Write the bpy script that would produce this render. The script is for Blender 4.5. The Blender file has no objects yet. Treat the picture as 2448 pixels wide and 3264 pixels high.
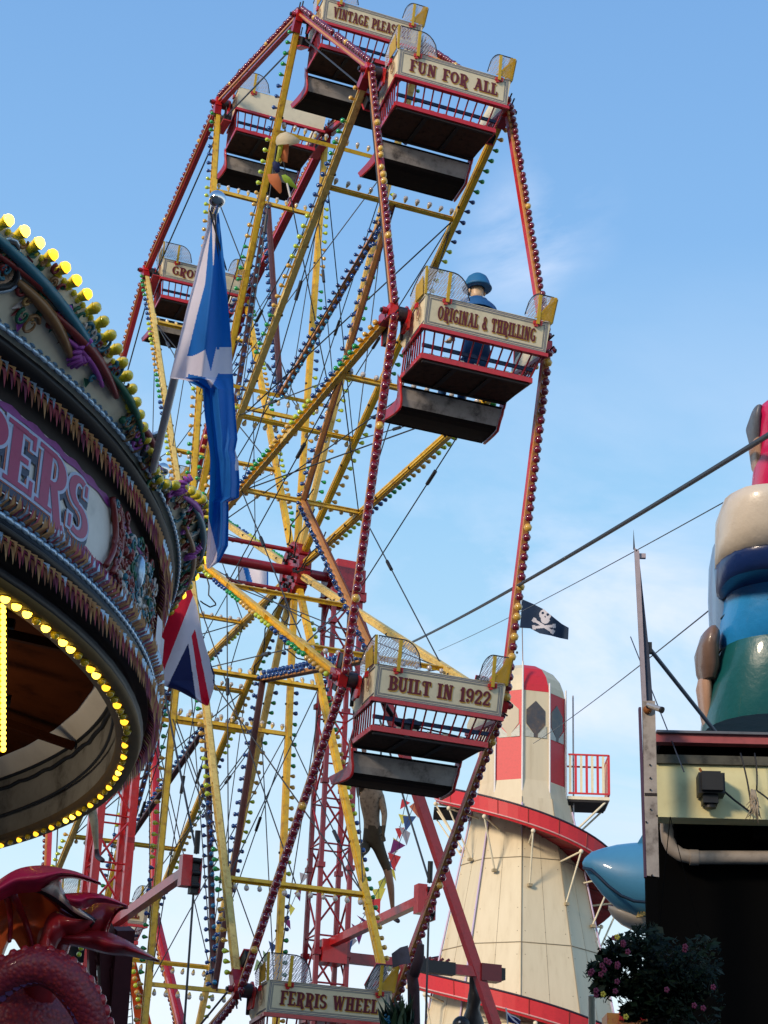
import bpy, bmesh, math, random
from mathutils import Vector as V, Matrix, noise
R=math.radians; PI=math.pi; cos=math.cos; sin=math.sin
random.seed(7)
sc=bpy.context.scene; COL=sc.collection
K=1.4; CZ=1.6                      # model units -> metres (scaled about the eye point)
GZ=CZ-CZ/K                         # ground level in model units
PITCH,ROLL,YAW,FPX=0.4022473,0.0382632,0.3834733,5959.85
cy_,sy_,cp_,sp_=cos(YAW),sin(YAW),cos(PITCH),sin(PITCH)
FW=V((sy_*cp_,cy_*cp_,sp_)); r_=V((cy_,-sy_,0)); u_=r_.cross(FW)
RT=cos(ROLL)*r_+sin(ROLL)*u_; UP=-sin(ROLL)*r_+cos(ROLL)*u_
CAM=V((0,0,CZ))
def ray(x,y): return FW+RT*((x-1224)/FPX)-UP*((y-1632)/FPX)
def W(x,y,d): return CAM+ray(x,y)*d
def WY(x,y,yy): r=ray(x,y); return CAM+r*(yy/r.y)
def WX(x,y,xx): r=ray(x,y); return CAM+r*(xx/r.x)
def M(p): p=V(p); return V((p.x*K,p.y*K,CZ+(p.z-CZ)*K))
# ------------------------------------------------------------------ materials
MT={}
def mat(name,rgb,rough=.5,metal=0,var=.12,scale=14,emit=0,spec=.5,bump=0,alpha=1,coat=0,trans=0,dirt=None,sub=0,streak=0):
    if name in MT: return MT[name]
    m=bpy.data.materials.new(name); m.use_nodes=True; nt=m.node_tree; n=nt.nodes; l=nt.links
    b=n['Principled BSDF']; b.inputs['Roughness'].default_value=rough; b.inputs['Metallic'].default_value=metal
    b.inputs['Specular IOR Level'].default_value=spec; b.inputs['Coat Weight'].default_value=coat
    b.inputs['Base Color'].default_value=(*rgb,1)
    if var>0:
        tc=n.new('ShaderNodeTexCoord'); nz=n.new('ShaderNodeTexNoise'); nz.inputs['Scale'].default_value=scale
        nz.inputs['Detail'].default_value=5; nz.inputs['Roughness'].default_value=.65
        nz.noise_dimensions='4D'; oi=n.new('ShaderNodeObjectInfo'); ml=n.new('ShaderNodeMath'); ml.operation='MULTIPLY'; ml.inputs[1].default_value=37.; l.new(oi.outputs['Random'],ml.inputs[0]); l.new(ml.outputs[0],nz.inputs['W'])
        if streak:
            mpp=n.new('ShaderNodeMapping'); mpp.inputs['Scale'].default_value=(1,1,streak); l.new(tc.outputs['Object'],mpp.inputs['Vector']); l.new(mpp.outputs[0],nz.inputs['Vector'])
        else: l.new(tc.outputs['Object'],nz.inputs['Vector'])
        cr=n.new('ShaderNodeValToRGB'); e=cr.color_ramp.elements
        d=dirt or tuple(c*(1-var*3.2) if c*(1-var*3.2)>0 else c*.2 for c in rgb)
        e[0].position=.3; e[0].color=(*d,1); e[1].position=.62; e[1].color=(*rgb,1)
        q=e.new(.46); q.color=(*[a*.75+c*.25 for a,c in zip(rgb,d)],1)
        l.new(nz.outputs['Fac'],cr.inputs['Fac']); l.new(cr.outputs['Color'],b.inputs['Base Color'])
        if bump>0:
            bp=n.new('ShaderNodeBump'); bp.inputs['Strength'].default_value=bump; bp.inputs['Distance'].default_value=.02
            l.new(nz.outputs['Fac'],bp.inputs['Height']); l.new(bp.outputs['Normal'],b.inputs['Normal'])
    if emit>0:
        b.inputs['Emission Color'].default_value=(*rgb,1); b.inputs['Emission Strength'].default_value=emit
    if trans>0: b.inputs['Transmission Weight'].default_value=trans
    if sub>0:   # thin cloth letting light through
        o=n['Material Output']; tr=n.new('ShaderNodeBsdfTranslucent'); tr.inputs['Color'].default_value=(*rgb,1)
        mx=n.new('ShaderNodeMixShader'); mx.inputs['Fac'].default_value=sub
        l.new(b.outputs[0],mx.inputs[1]); l.new(tr.outputs[0],mx.inputs[2]); l.new(mx.outputs[0],o.inputs['Surface'])
    MT[name]=m; return m
red=mat('red paint',(.36,.010,.020),.38,var=.14,coat=.3)
redb=mat('bright red paint',(.58,.016,.018),.34,var=.1,coat=.3)
redd=mat('deep red socket',(.14,.006,.012),.35,var=.1)
orange=mat('amber painted strip',(.62,.27,.08),.5,var=.1)
yel=mat('yellow paint',(.86,.54,.03),.42,var=.13,scale=9,coat=.2,dirt=(.40,.19,.02))
yel2=mat('pale yellow paint',(.86,.64,.20),.5,var=.12,dirt=(.45,.26,.06))
yell=mat('lemon plate',(.62,.40,.02),.45,var=.1)
cream=mat('cream panel',(.82,.71,.47),.5,var=.06,scale=6)
cream2=mat('ivory panel',(.84,.76,.55),.55,var=.06,scale=6)
greyl=mat('grey border line',(.16,.16,.2),.6,var=.05)
maroon=mat('maroon letter paint',(.15,.012,.022),.5,var=.05)
gold=mat('gold shading',(.66,.36,.05),.5,var=.05)
blackm=mat('black iron',(.012,.012,.014),.5,var=.05)
steel=mat('grey steel cable',(.05,.055,.065),.5,metal=.4,var=0)
chrome=mat('chrome',(.8,.78,.76),.08,metal=1,var=0)
brownu=mat('brown stained floor',(.085,.045,.03),.8,spec=.1,var=.15,bump=.3,dirt=(.03,.018,.012))
browns=mat('dark floor batten',(.02,.012,.01),.7,var=.1)
calfm=mat('worn grey kick panel',(.42,.38,.35),.75,var=.2,scale=3.4,dirt=(.05,.042,.04))
footm=mat('black footboard',(.014,.010,.009),.7,var=.1,spec=.1)
navy=mat('navy cushion',(.01,.03,.09),.6,var=.1)
bred=mat('red bulb glass',(.17,.005,.018),.16,var=0,coat=1)
bblue=mat('blue bulb glass',(.005,.06,.26),.2,var=0,coat=1)
bteal=mat('sky blue bulb glass',(.01,.18,.38),.2,var=0,coat=1)
bgreen=mat('green bulb glass',(.01,.34,.07),.2,var=0,coat=1)
blime=mat('lime bulb glass',(.55,.70,.03),.25,var=0,coat=1)
bamber=mat('amber bulb glass',(.72,.42,.06),.25,var=0,coat=1)
bclear=mat('clear bulb glass',(.55,.52,.5),.12,var=0,coat=1)
white=mat('white paint',(.75,.74,.72),.45,var=.05)
woodw=mat('weathered white board',(.46,.40,.34),.7,var=.16,scale=8,dirt=(.13,.10,.08),bump=.3)
skin=mat('skin',(.42,.2,.13),.5,var=.04)
def mesh_mat():
    m=bpy.data.materials.new('woven wire mesh'); m.use_nodes=True; nt=m.node_tree;n=nt.nodes;l=nt.links
    b=n['Principled BSDF']; b.inputs['Base Color'].default_value=(.5,.5,.55,1); b.inputs['Roughness'].default_value=.4
    tc=n.new('ShaderNodeTexCoord'); mp=n.new('ShaderNodeMapping'); mp.inputs['Rotation'].default_value=(.7,.7,.78); mp.inputs['Scale'].default_value=(1,1,1)
    l.new(tc.outputs['Object'],mp.inputs['Vector'])
    w1=n.new('ShaderNodeTexVoronoi'); w1.feature='DISTANCE_TO_EDGE'; w1.inputs['Scale'].default_value=46; w1.inputs['Randomness'].default_value=.12
    l.new(mp.outputs[0],w1.inputs['Vector'])
    lt=n.new('ShaderNodeMath'); lt.operation='LESS_THAN'; lt.inputs[1].default_value=.13; l.new(w1.outputs['Distance'],lt.inputs[0])
    tr=n.new('ShaderNodeBsdfTransparent'); mx=n.new('ShaderNodeMixShader'); l.new(lt.outputs[0],mx.inputs['Fac'])
    l.new(tr.outputs[0],mx.inputs[1]); l.new(b.outputs[0],mx.inputs[2]); l.new(mx.outputs[0],n['Material Output'].inputs['Surface'])
    return m
wire=mesh_mat()
# ------------------------------------------------------------------ mesh builder (model units)
class MB:
    def __init__(s): s.v=[]; s.f=[]; s.m=[]; s.sm=[]; s.mats=[]
    def mi(s,m):
        if m not in s.mats: s.mats.append(m)
        return s.mats.index(m)
    def add(s,vs,fs,m,smooth=False):
        o=len(s.v); s.v+= [V(p) for p in vs]; i=s.mi(m)
        for f in fs: s.f.append([o+k for k in f]); s.m.append(i); s.sm.append(smooth)
    def box(s,c,sz,m,ax=None):
        c=V(c); ax=ax or (V((1,0,0)),V((0,1,0)),V((0,0,1)))
        h=[a*(d/2) for a,d in zip(ax,sz)]
        vs=[c+h[0]*i+h[1]*j+h[2]*k for i in(-1,1) for j in(-1,1) for k in(-1,1)]
        s.add(vs,[(0,1,3,2),(4,6,7,5),(0,4,5,1),(2,3,7,6),(0,2,6,4),(1,5,7,3)],m)
    def beam(s,p,q,w,h,m,side=(0,0,1),e=0):
        # box from p to q; h is measured along the part of `side` square to the beam
        p=V(p);q=V(q); d=(q-p); L=d.length; d.normalize(); b=V(side); b=(b-d*b.dot(d)).normalized(); a=d.cross(b)
        s.box((p+q)/2,(L+e,w,h),m,(d,a,b))
    def tube(s,p,q,r,m,n=8,r2=None,cap=True):
        p=V(p);q=V(q); d=(q-p)
        if d.length<1e-6: return
        d.normalize(); a=d.orthogonal().normalized(); b=d.cross(a); r2=r if r2 is None else r2
        vs=[p+(a*cos(2*PI*i/n)+b*sin(2*PI*i/n))*r for i in range(n)]+[q+(a*cos(2*PI*i/n)+b*sin(2*PI*i/n))*r2 for i in range(n)]
        fs=[(i,(i+1)%n,n+(i+1)%n,n+i) for i in range(n)]
        s.add(vs,fs,m,True)
        if cap: s.add(vs,[tuple(range(n))[::-1],tuple(range(n,2*n))],m)
    def path(s,pts,r,m,n=6,rs=None,closed=False):
        pts=[V(p) for p in pts]; N=len(pts); vs=[]; a=None
        for i,p in enumerate(pts):
            d=(pts[(i+1)%N]-pts[i-1]) if closed else (pts[min(i+1,N-1)]-pts[max(i-1,0)])
            if d.length<1e-9: d=V((0,0,1))
            d.normalize()
            a=d.orthogonal() if a is None else a-d*a.dot(d)
            if a.length<1e-6: a=d.orthogonal()
            a.normalize(); b=d.cross(a); rr=rs[i] if rs else r
            vs+=[p+(a*cos(2*PI*k/n)+b*sin(2*PI*k/n))*rr for k in range(n)]
        fs=[]
        for i in range(N if closed else N-1):
            j=(i+1)%N
            fs+=[(i*n+k,i*n+(k+1)%n,j*n+(k+1)%n,j*n+k) for k in range(n)]
        if not closed: fs+=[tuple(range(n))[::-1],tuple((N-1)*n+k for k in range(n))]
        s.add(vs,fs,m,True)
    def ball(s,c,r,m,nu=8,nv=5,sc=(1,1,1),ax=None):
        c=V(c); ax=ax or (V((1,0,0)),V((0,1,0)),V((0,0,1))); vs=[];fs=[]
        for j in range(nv+1):
            t=PI*j/nv
            for i in range(nu):
                p=2*PI*i/nu; vs.append(c+ax[0]*(r*sc[0]*sin(t)*cos(p))+ax[1]*(r*sc[1]*sin(t)*sin(p))+ax[2]*(r*sc[2]*cos(t)))
        for j in range(nv):
            for i in range(nu): fs.append((j*nu+i,(j+1)*nu+i,(j+1)*nu+(i+1)%nu,j*nu+(i+1)%nu))
        s.add(vs,fs,m,True)
    def grid(s,rows,m,smooth=True,closed=False,fm=None):
        nu=len(rows[0]); vs=[p for r in rows for p in r]; o=len(s.v); s.v+=[V(p) for p in vs]
        for j in range(len(rows)-1):
            for i in range(nu if closed else nu-1):
                k=(i+1)%nu; mm=fm(i,j) if fm else m
                s.f.append([o+j*nu+i,o+j*nu+k,o+(j+1)*nu+k,o+(j+1)*nu+i]); s.m.append(s.mi(mm)); s.sm.append(smooth)
    def poly(s,pts,m,th=0,nrm=None):
        pts=[V(p) for p in pts]; n=len(pts)
        if th==0: s.add(pts,[tuple(range(n))],m); return
        if nrm is None:
            nrm=V((0,0,0))
            for i in range(n): nrm+= (pts[i]-pts[0]).cross(pts[(i+1)%n]-pts[0])
            nrm.normalize()
        nrm=V(nrm)*th
        vs=pts+[p+nrm for p in pts]
        s.add(vs,[tuple(range(n))[::-1],tuple(range(n,2*n))]+[(i,(i+1)%n,n+(i+1)%n,n+i) for i in range(n)],m)
    def mesh(s,name,O=(0,0,0),solid=0):
        O=V(O); me=bpy.data.meshes.new(name); me.from_pydata([(p-O)*K for p in s.v],[],s.f)
        for m in s.mats: me.materials.append(m)
        me.polygons.foreach_set('material_index',s.m); me.polygons.foreach_set('use_smooth',s.sm); me.update()
        return me
ORG={}
def build(name,mb,parent=None,O=None,label=None,kind=None):
    """one mesh object; a child shares the origin of its thing"""
    root=parent
    while root is not None and root.parent is not None: root=root.parent
    if O is None: O=ORG[root] if root is not None else V((0,0,0))
    me=mb.mesh(name,O)
    o=bpy.data.objects.new(name,me); COL.objects.link(o)
    if parent is not None: o.parent=parent
    else: o.location=M(O); ORG[o]=V(O)
    if label: o['label']=label
    if kind: o['kind']=kind
    return o
def thing(name,O,label,cat,group=None,kind=None):
    o=bpy.data.objects.new(name,None); o.empty_display_size=.2; COL.objects.link(o); o.location=M(O); ORG[o]=V(O)
    tag(o,label,cat,group,kind); return o
def tag(o,label=None,cat=None,group=None,kind=None):
    if label: o['label']=label
    if cat: o['category']=cat
    if group: o['group']=group
    if kind: o['kind']=kind
    return o
def copy_tree(o,parent=None):
    c=o.copy(); COL.objects.link(c); c.parent=parent
    for ch in [x for x in bpy.data.objects if x.parent==o]: copy_tree(ch,c)
    return c
# ------------------------------------------------------------------ lettering: slab-serif strokes
T_,t_=.2,.09
def L(x0,y0,x1,y1,t): return ('l',x0,y0,x1,y1,t)
def Vv(x,y0=0,y1=1): return L(x,y0,x,y1,T_)
def Hh(x0,x1,y,t=t_): return L(x0,y,x1,y,t)
def A(cx,cy,rx,ry,a0,a1,T=T_,t=t_): return ('a',cx,cy,rx,ry,a0,a1,T,t)
def Sf(x,y,w=.19): return L(x-w,y,x+w,y,.075)
def base(x): return [Sf(x,.037)]
def both(x): return [Sf(x,.037),Sf(x,.963)]
G={
'A':(.72,[L(.12,0,.38,1,.1),L(.36,1,.6,0,.2),Hh(.2,.52,.33),Sf(.12,.037,.12),Sf(.6,.037,.16),L(.2,.97,.42,.97,.08)]),
'B':(.66,[Vv(.2),Hh(.2,.38,.95),Hh(.2,.38,.53),Hh(.2,.38,.05),A(.36,.74,.2,.2,-90,90),A(.36,.28,.24,.23,-90,90)]+both(.2)),
'C':(.66,[A(.38,.5,.27,.45,50,310),L(.56,.72,.56,.95,.08)]),
'D':(.7,[Vv(.2),Hh(.2,.34,.95),Hh(.2,.34,.05),A(.32,.5,.3,.45,-90,90)]+both(.2)),
'E':(.62,[Vv(.2),Hh(.2,.55,.95),Hh(.2,.46,.5),Hh(.2,.56,.05),L(.54,.76,.54,1,.07),L(.55,0,.55,.25,.07)]+both(.2)),
'F':(.6,[Vv(.2),Hh(.2,.55,.95),Hh(.2,.46,.5),L(.54,.74,.54,1,.07)]+both(.2)),
'G':(.7,[A(.38,.5,.27,.45,45,320),L(.58,.06,.58,.42,.15),Hh(.44,.66,.42)]),
'H':(.76,[Vv(.2),Vv(.58),Hh(.2,.58,.5)]+both(.2)+both(.58)),
'I':(.36,[Vv(.18)]+both(.18)),
'K':(.7,[Vv(.2),L(.24,.45,.58,1,.09),L(.32,.56,.6,0,.19)]+both(.2)),
'L':(.58,[Vv(.2),Hh(.2,.54,.05),L(.53,0,.53,.3,.08)]+both(.2)),
'M':(.9,[L(.18,0,.18,1,.1),L(.2,1,.44,.15,.18),L(.44,.15,.68,1,.08),L(.72,0,.72,1,.2),Sf(.18,.037,.13),Sf(.72,.037,.17)]),
'N':(.76,[L(.16,0,.16,1,.1),L(.2,1,.56,0,.2),L(.6,0,.6,1,.1),Sf(.16,.037,.13),Sf(.6,.963,.13)]),
'O':(.72,[A(.36,.5,.26,.45,0,360)]),
'P':(.62,[Vv(.2),Hh(.2,.38,.95),Hh(.2,.38,.45),A(.36,.7,.21,.25,-90,90)]+both(.2)),
'R':(.7,[Vv(.2),Hh(.2,.38,.95),Hh(.2,.38,.48),A(.36,.715,.2,.235,-90,90),L(.38,.48,.56,-.16,.17),L(.52,-.15,.68,-.08,.08)]+both(.2)),
'S':(.6,[A(.3,.73,.2,.22,60,270,.17,.1),A(.3,.27,.22,.22,-120,90,.17,.1),L(.47,.76,.47,.95,.07),L(.11,.05,.11,.26,.07)]),
'T':(.66,[Vv(.34),Hh(.08,.62,.95),A(.1,.82,.08,.12,60,300,.09,.07),L(.6,.72,.6,.97,.08),Sf(.34,.037)]),
'U':(.72,[L(.18,.3,.18,1,.2),L(.56,.3,.56,1,.1),A(.37,.32,.19,.28,180,360,.16,.1),Sf(.18,.963,.17),Sf(.56,.963,.13)]),
'V':(.7,[L(.14,1,.36,0,.2),L(.36,0,.58,1,.09),Sf(.14,.963,.15),Sf(.58,.963,.12)]),
'W':(1.,[L(.12,1,.32,0,.19),L(.32,0,.5,1,.09),L(.5,1,.68,0,.19),L(.68,0,.88,1,.09),Sf(.12,.963,.14),Sf(.88,.963,.12)]),
'1':(.44,[Vv(.24),L(.06,.76,.2,.94,.08),Sf(.24,.037)]),
'8':(.6,[A(.3,.73,.18,.22,0,360,.14,.1),A(.3,.27,.22,.23,0,360,.17,.1)]),
'9':(.6,[A(.3,.68,.21,.27,0,360,.17,.1),A(.26,.5,.25,.45,-60,20,.15,.12),A(.15,.14,.07,.08,0,360,.09,.08)]),
'2':(.6,[A(.3,.7,.2,.25,-30,190,.16,.1),L(.46,.58,.1,.08,.13),Hh(.06,.54,.06,.11),L(.52,.03,.52,.24,.07)]),
'&':(.66,[A(.3,.73,.14,.2,0,360,.11,.09),A(.28,.27,.2,.23,40,360,.17,.1),L(.2,.6,.6,.03,.14)]),
' ':(.42,[]),
}
def width(txt,gap=.06): return sum(G[c][0]+gap for c in txt)-gap
def letters(mb,txt,f,h,m,x0=0,y0=0,dx=0,dy=0,dz=0,fat=0,gap=.06,cond=1.):
    """f(u,v,w) -> point; u,v along the face, w off the face"""
    x=x0
    for ch in txt:
        wd,st=G[ch]
        for n_,s_ in enumerate(st):
            zz=dz+n_*.00025
            if s_[0]=='l':
                _,a,b,c,d,t=s_; t=t+fat; p=V((a,b));q=V((c,d)); e=(q-p).normalized()*(fat/2); p-=e;q+=e
                nn=V((-(q-p).y,(q-p).x)).normalized()*t/2
                cs=[p-nn,q-nn,q+nn,p+nn]
                k=max(1,int((q-p).length*h/.05))
                for i in range(k):
                    a0=p.lerp(q,i/k);a1=p.lerp(q,(i+1)/k)
                    vs=[f(x+(c_.x*cond)*h+dx,y0+c_.y*h+dy,zz) for c_ in (a0-nn,a1-nn,a1+nn,a0+nn)]
                    mb.add(vs,[(0,1,2,3)],m)
            else:
                _,cx,cy,rx,ry,a0,a1,T,t=s_; N=14; prev=None
                for i in range(N+1):
                    an=R(a0+(a1-a0)*i/N); wdt=t+(T-t)*abs(cos(an))**1.5+fat
                    pi=V((cx+(rx-wdt/2)*cos(an),cy+(ry-wdt/2)*sin(an))); po=V((cx+(rx+wdt/2)*cos(an),cy+(ry+wdt/2)*sin(an)))
                    if prev:
                        mb.add([f(x+c_.x*cond*h+dx,y0+c_.y*h+dy,zz) for c_ in (prev[0],prev[1],po,pi)],[(0,1,2,3)],m)
                    prev=(pi,po)
        x+=(wd+gap)*cond*h
    return x
def planef(O,u,v):
    O=V(O);u=V(u).normalized();v=V(v).normalized();n=u.cross(v)
    return lambda a,b,w: O+u*a+v*b+n*w
# ================================================================== FERRIS WHEEL
S=6.5; HW=.787
H=V((6.38376,20.37747,9.92007)); PH=1.566546
def P(x,r,k): a=PH+k*PI/6; return H+V((x,r*cos(a),r*sin(a)))
def rad(k): a=PH+k*PI/6; return V((0,cos(a),sin(a)))
def tan(k): a=PH+k*PI/6; return V((0,-sin(a),cos(a)))
wheel=thing('ferris_wheel',H,'big vintage ferris wheel with yellow spokes, red rims and coloured bulbs','ferris wheel')
def bulb(mb,p,ax,m,r=.036,cup=None,L_=.07,n=7):
    p=V(p);ax=V(ax).normalized()
    if mb is many:
        if RB.random()<.02: return
        ax=(ax+V((RB.uniform(-.16,.16),RB.uniform(-.16,.16),RB.uniform(-.16,.16)))).normalized(); r*=RB.uniform(.9,1.06)
    mb.tube(p,p+ax*L_*.55,r*.32,m if cup is None else cup,6,r2=r*.85,cap=False)
    mb.ball(p+ax*(L_*.75),r,m,n,4)
RB=random.Random(99)
many=MB()   # all the small bulbs beyond the hundred nearest
RO=S*1.0
rim_near=[]
for s in (-1,1):
    for k in range(12):
        p=P(s*HW,RO,k); q=P(s*HW,RO,k+1); mid=(p+q)/2; out=(mid-H); out.x=0; out.normalize()
        d=(q-p).normalized(); mb=MB(); X=V((1,0,0))
        LL=(q-p).length
        if s<0:   # left rim: edge strip faces the ride's outside, flange reaches inwards
            mb.box(mid+out*.026,(LL-.03,.026,.024),orange,(d,X,out)); mb.box(mid+out*.045+X*.01,(LL-.04,.034,.016),red,(d,X,out))
            mb.box(mid+out*.0+X*.045,(LL-.04,.062,.016),mat('rosy red flange',(.62,.05,.07),.45,var=.1),(d,X,out))
        else:
            mb.box(mid+out*.0,(LL-.03,.04,.066),redb,(d,X,out)); mb.box(mid+out*.046-X*.002,(LL-.05,.05,.024),orange,(d,X,out))
            mb.box(mid-out*.04+X*.05,(LL-.06,.06,.014),red,(d,X,out))
        b=build('rim_beam',mb,wheel)
        nb=36
        for i in range(nb):
            c=p.lerp(q,(i+.7)/(nb+.4))+out*.058
            nearpair=(k==3) or (k==4 and s==-1 and i<28)
            mm=bred if not((i*7+k*3+s)%17==0 or (k==2 and s<0 and 12<i<19) or (k==3 and s>0 and i in(24,26,27,29,31))) else bamber
            if nearpair: rim_near.append((c,out,mm,b))
            else: bulb(many,c,out,mm,.036,redd,.055,6)
        # corner casting
        mb=MB(); r0=rad(k)
        mb.box(P(s*HW,RO-.0,k),(.08,.12,.13),redb,(X,tan(k),r0))
        mb.box(P(s*(HW-.0),RO-.12,k),(.09,.10,.16),red,(X,tan(k),r0))
        mb.tube(P(s*(HW-.17),RO,k),P(s*(HW+.11),RO,k),.022,blackm,10)
        mb.tube(P(s*(HW+.05),RO,k),P(s*(HW+.09),RO,k),.035,red,10)
        for t2 in(-.06,.06): mb.tube(P(s*HW,RO+.06,k)+tan(k)*t2,P(s*HW,RO+.17,k)+tan(k)*t2,.009,blackm,5)
        build('pivot_casting',mb,wheel)
protos={}
for c,out,mm,b in rim_near:
    key=(mm.name,round(out.y,3))
    if key not in protos:
        t=MB(); bulb(t,(0,0,0),out,mm,.041,redd,.056,9); protos[key]=t.mesh('bulb')
    o=bpy.data.objects.new('bulb',protos[key]); COL.objects.link(o); o.parent=b; o.location=(c-H)*K
cols=[bblue,bgreen,bamber,blime]
for s in (-1,1):
    for k in range(12):
        r0=rad(k); t0=tan(k); X=V((1,0,0)); x=s*(HW-.02)
        a=P(s*(HW-.10),.2,k); b=P(x,RO-.14,k); d=(b-a).normalized()
        mb=MB(); m=yel if (k*5+s)%3 else yel2
        mid=(a+b)/2; Ln=(b-a).length
        mb.box(mid-X*s*.02,(Ln,.016,.060),m,(d,X,t0))                 # web, then two flanges: a channel
        for e in(-1,1): mb.box(mid+t0*e*.034+X*s*.010,(Ln,.056,.011),m,(d,X,t0))
        for e in(-1,1): mb.box(mid+t0*e*.017-X*s*.030,(Ln*.99,.009,.02),m,(d,X,t0))
        for i in range(int(Ln/.9)): mb.ball(a+d*(.6+.9*i)+t0*.02-X*s*.034,.018,blackm,6,3)
        mb.box(P(x-s*.025,S*.56,k),(.36,.045,.082),m,(d,X,t0)); mb.box(P(x-s*.025,S*.79,k),(.3,.05,.088),m,(d,X,t0))
        build('spoke',mb,wheel)
        nb=48
        for i in range(5,nb):
            c=a.lerp(b,(i+.5)/nb)+X*s*.05
            mm=cols[((i+k*2)//5)%4]
            bulb(many,c+t0*.02,X*s,mm,.028,mm,.062,6)
        # sheave bracket for the drive rope
        mb=MB(); c=P(s*(HW-.15),S*.955,k)
        for e in(0,.085): mb.box(c+X*s*e,(.012,.34,.10),blackm,(X,t0,r0))
        mb.box(c+X*s*.045-r0*.055,(.11,.34,.014),mat('rosy red flange',(.62,.05,.07)),(X,t0,r0)); mb.box(c+X*s*.045,(.06,.32,.08),blackm,(X,t0,r0))
        mb.box(P(s*(HW-.07),S*.962,k),(.14,.06,.05),redb,(X,t0,r0))
        for e in(-.1,.1): mb.tube(P(s*(HW-.1),S*.97,k)+t0*e,P(s*(HW-.1),S*.985,k)+t0*e,.008,blackm,5)
        build('rope_bracket',mb,wheel)
for k in range(12):
    for rr in (.79,.32):
        p=P(-HW+.03,S*rr,k);q=P(HW-.03,S*rr,k); mb=MB(); X=V((1,0,0)); r0=rad(k); t0=tan(k)
        if rr<.5: p=P(-HW+.08,S*rr,k);q=P(HW-.08,S*rr,k)
        mb.box((p+q)/2,((q-p).length,.044,.014),yel,(X,t0,r0)); mb.box((p+q)/2+t0*.02,((q-p).length,.009,.045),yel,(X,t0,r0)); mb.box((p+q)/2-t0*.02,((q-p).length,.009,.045),yel,(X,t0,r0))
        build('crossbar',mb,wheel)
        sg=1 if rr>.5 else -1
        for i in range(11): bulb(many,p.lerp(q,(i+.6)/11.2)+r0*sg*.045,r0*sg,bclear,.029,yel2,.07,6)
for k in range(0,12,2):
    for dk in(-1,1):
        p=P(0,S*.79,k); q=P(0,S*.32,k+dk); d=(q-p).normalized(); X=V((1,0,0)); nn=X.cross(d)
        mb=MB(); mb.box((p+q)/2,((q-p).length,.045,.04),orange if (k in(2,4)) else mat('violet brown paint',(.12,.05,.05),.5),(d,X,nn))
        mb.box((p+q)/2+X*.032,((q-p).length,.012,.075),mat('violet brown paint',(.12,.05,.05),.5),(d,X,nn))
        build('star_beam',mb,wheel)
        for i in range(26):
            c=p.lerp(q,(i+.5)/26)
            bulb(many,c+nn*.03*(1 if dk>0 else -1),nn*(1 if dk>0 else -1),bblue if (k+i//13)%3 else bteal,.03,bblue,.06,6)
            bulb(many,c-X*.03,-X,bblue,.026,bblue,.05,5)
build('coloured_bulbs',many,wheel,kind='stuff')
for s in(-1,1):
    mb=MB()
    mb.tube(H+V((s*(HW-.16),0,0)),H+V((s*(HW-.02),0,0)),.34,red,28)
    mb.tube(H+V((s*(HW-.02),0,0)),H+V((s*(HW+.03),0,0)),.22,redb,24)
    for i in range(12):
        a=2*PI*(i+.5)/12
        for r1 in(.29,.2): mb.tube(H+V((s*(HW-.2),r1*cos(a),r1*sin(a))),H+V((s*(HW+.01),r1*cos(a),r1*sin(a))),.022,blackm,6)
    for i in range(12): 
        c=H+V((s*(HW-.1),.30*rad(i).y,.30*rad(i).z)); mb.box(c,(.16,.16,.12),red,(V((1,0,0)),tan(i),rad(i)))
    build('hub',mb,wheel)
mb=MB(); mb.tube(H-V((1.35,0,0)),H+V((1.5,0,0)),.062,red,16)
mb.tube(H+V((-HW,.0,.27)),H+V((HW,0,.27)),.03,red,8); mb.tube(H+V((-HW,.0,-.27)),H+V((HW,0,-.27)),.03,red,8)
mb.tube(H-V((.5,0,0)),H-V((.35,0,0)),.085,redb,14)
build('axle',mb,wheel)
mb=MB()
for k in range(12):
    mb.tube(P(-HW+.05,S*.79,k),P(HW-.1,S*.32,k),.008,steel,4); mb.tube(P(HW-.05,S*.79,k),P(-HW+.1,S*.32,k),.008,steel,4)
    mb.tube(P(-HW+.12,S*.12,k),P(0,S*.79,k),.007,steel,4)
    for s in(-1,1):
        x=s*(HW-.06); p=P(x,S*.79,k);q=P(x,S*.32,k+1); mb.tube(p,q,.007,steel,4); q2=P(x,S*.32,k-1); mb.tube(p,q2,.007,steel,4)
        c=p.lerp(q,.3); mb.tube(c,c+(q-p).normalized()*.22,.022,steel,5); c=p.lerp(q2,.6); mb.tube(c,c+(q2-p).normalized()*.2,.02,blackm,5)
build('bracing_wires',mb,wheel)
mb=MB()
for s in(-1,):
    mb.path([P(s*(HW-.10),S*.965,k) for k in range(12)],.011,steel,6,closed=True)
build('drive_rope',mb,wheel)
mb=MB(); rnd=random.Random(3)
for j in range(14):
    s=rnd.choice((-1,1)); k=rnd.uniform(0,12); p=P(s*(HW-.2),.3,k); q=P(s*(HW-.15),rnd.uniform(.8,1.6),k+rnd.uniform(-1,1)); pts=[]
    for i in range(9):
        t=i/8; pts.append(p.lerp(q,t)+V((rnd.uniform(-.05,.05)-s*.15*sin(PI*t),rnd.uniform(-.04,.04),-.25*sin(PI*t))))
    mb.path(pts,.009,blackm,5)
build('lamp_wiring',mb,wheel)
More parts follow.
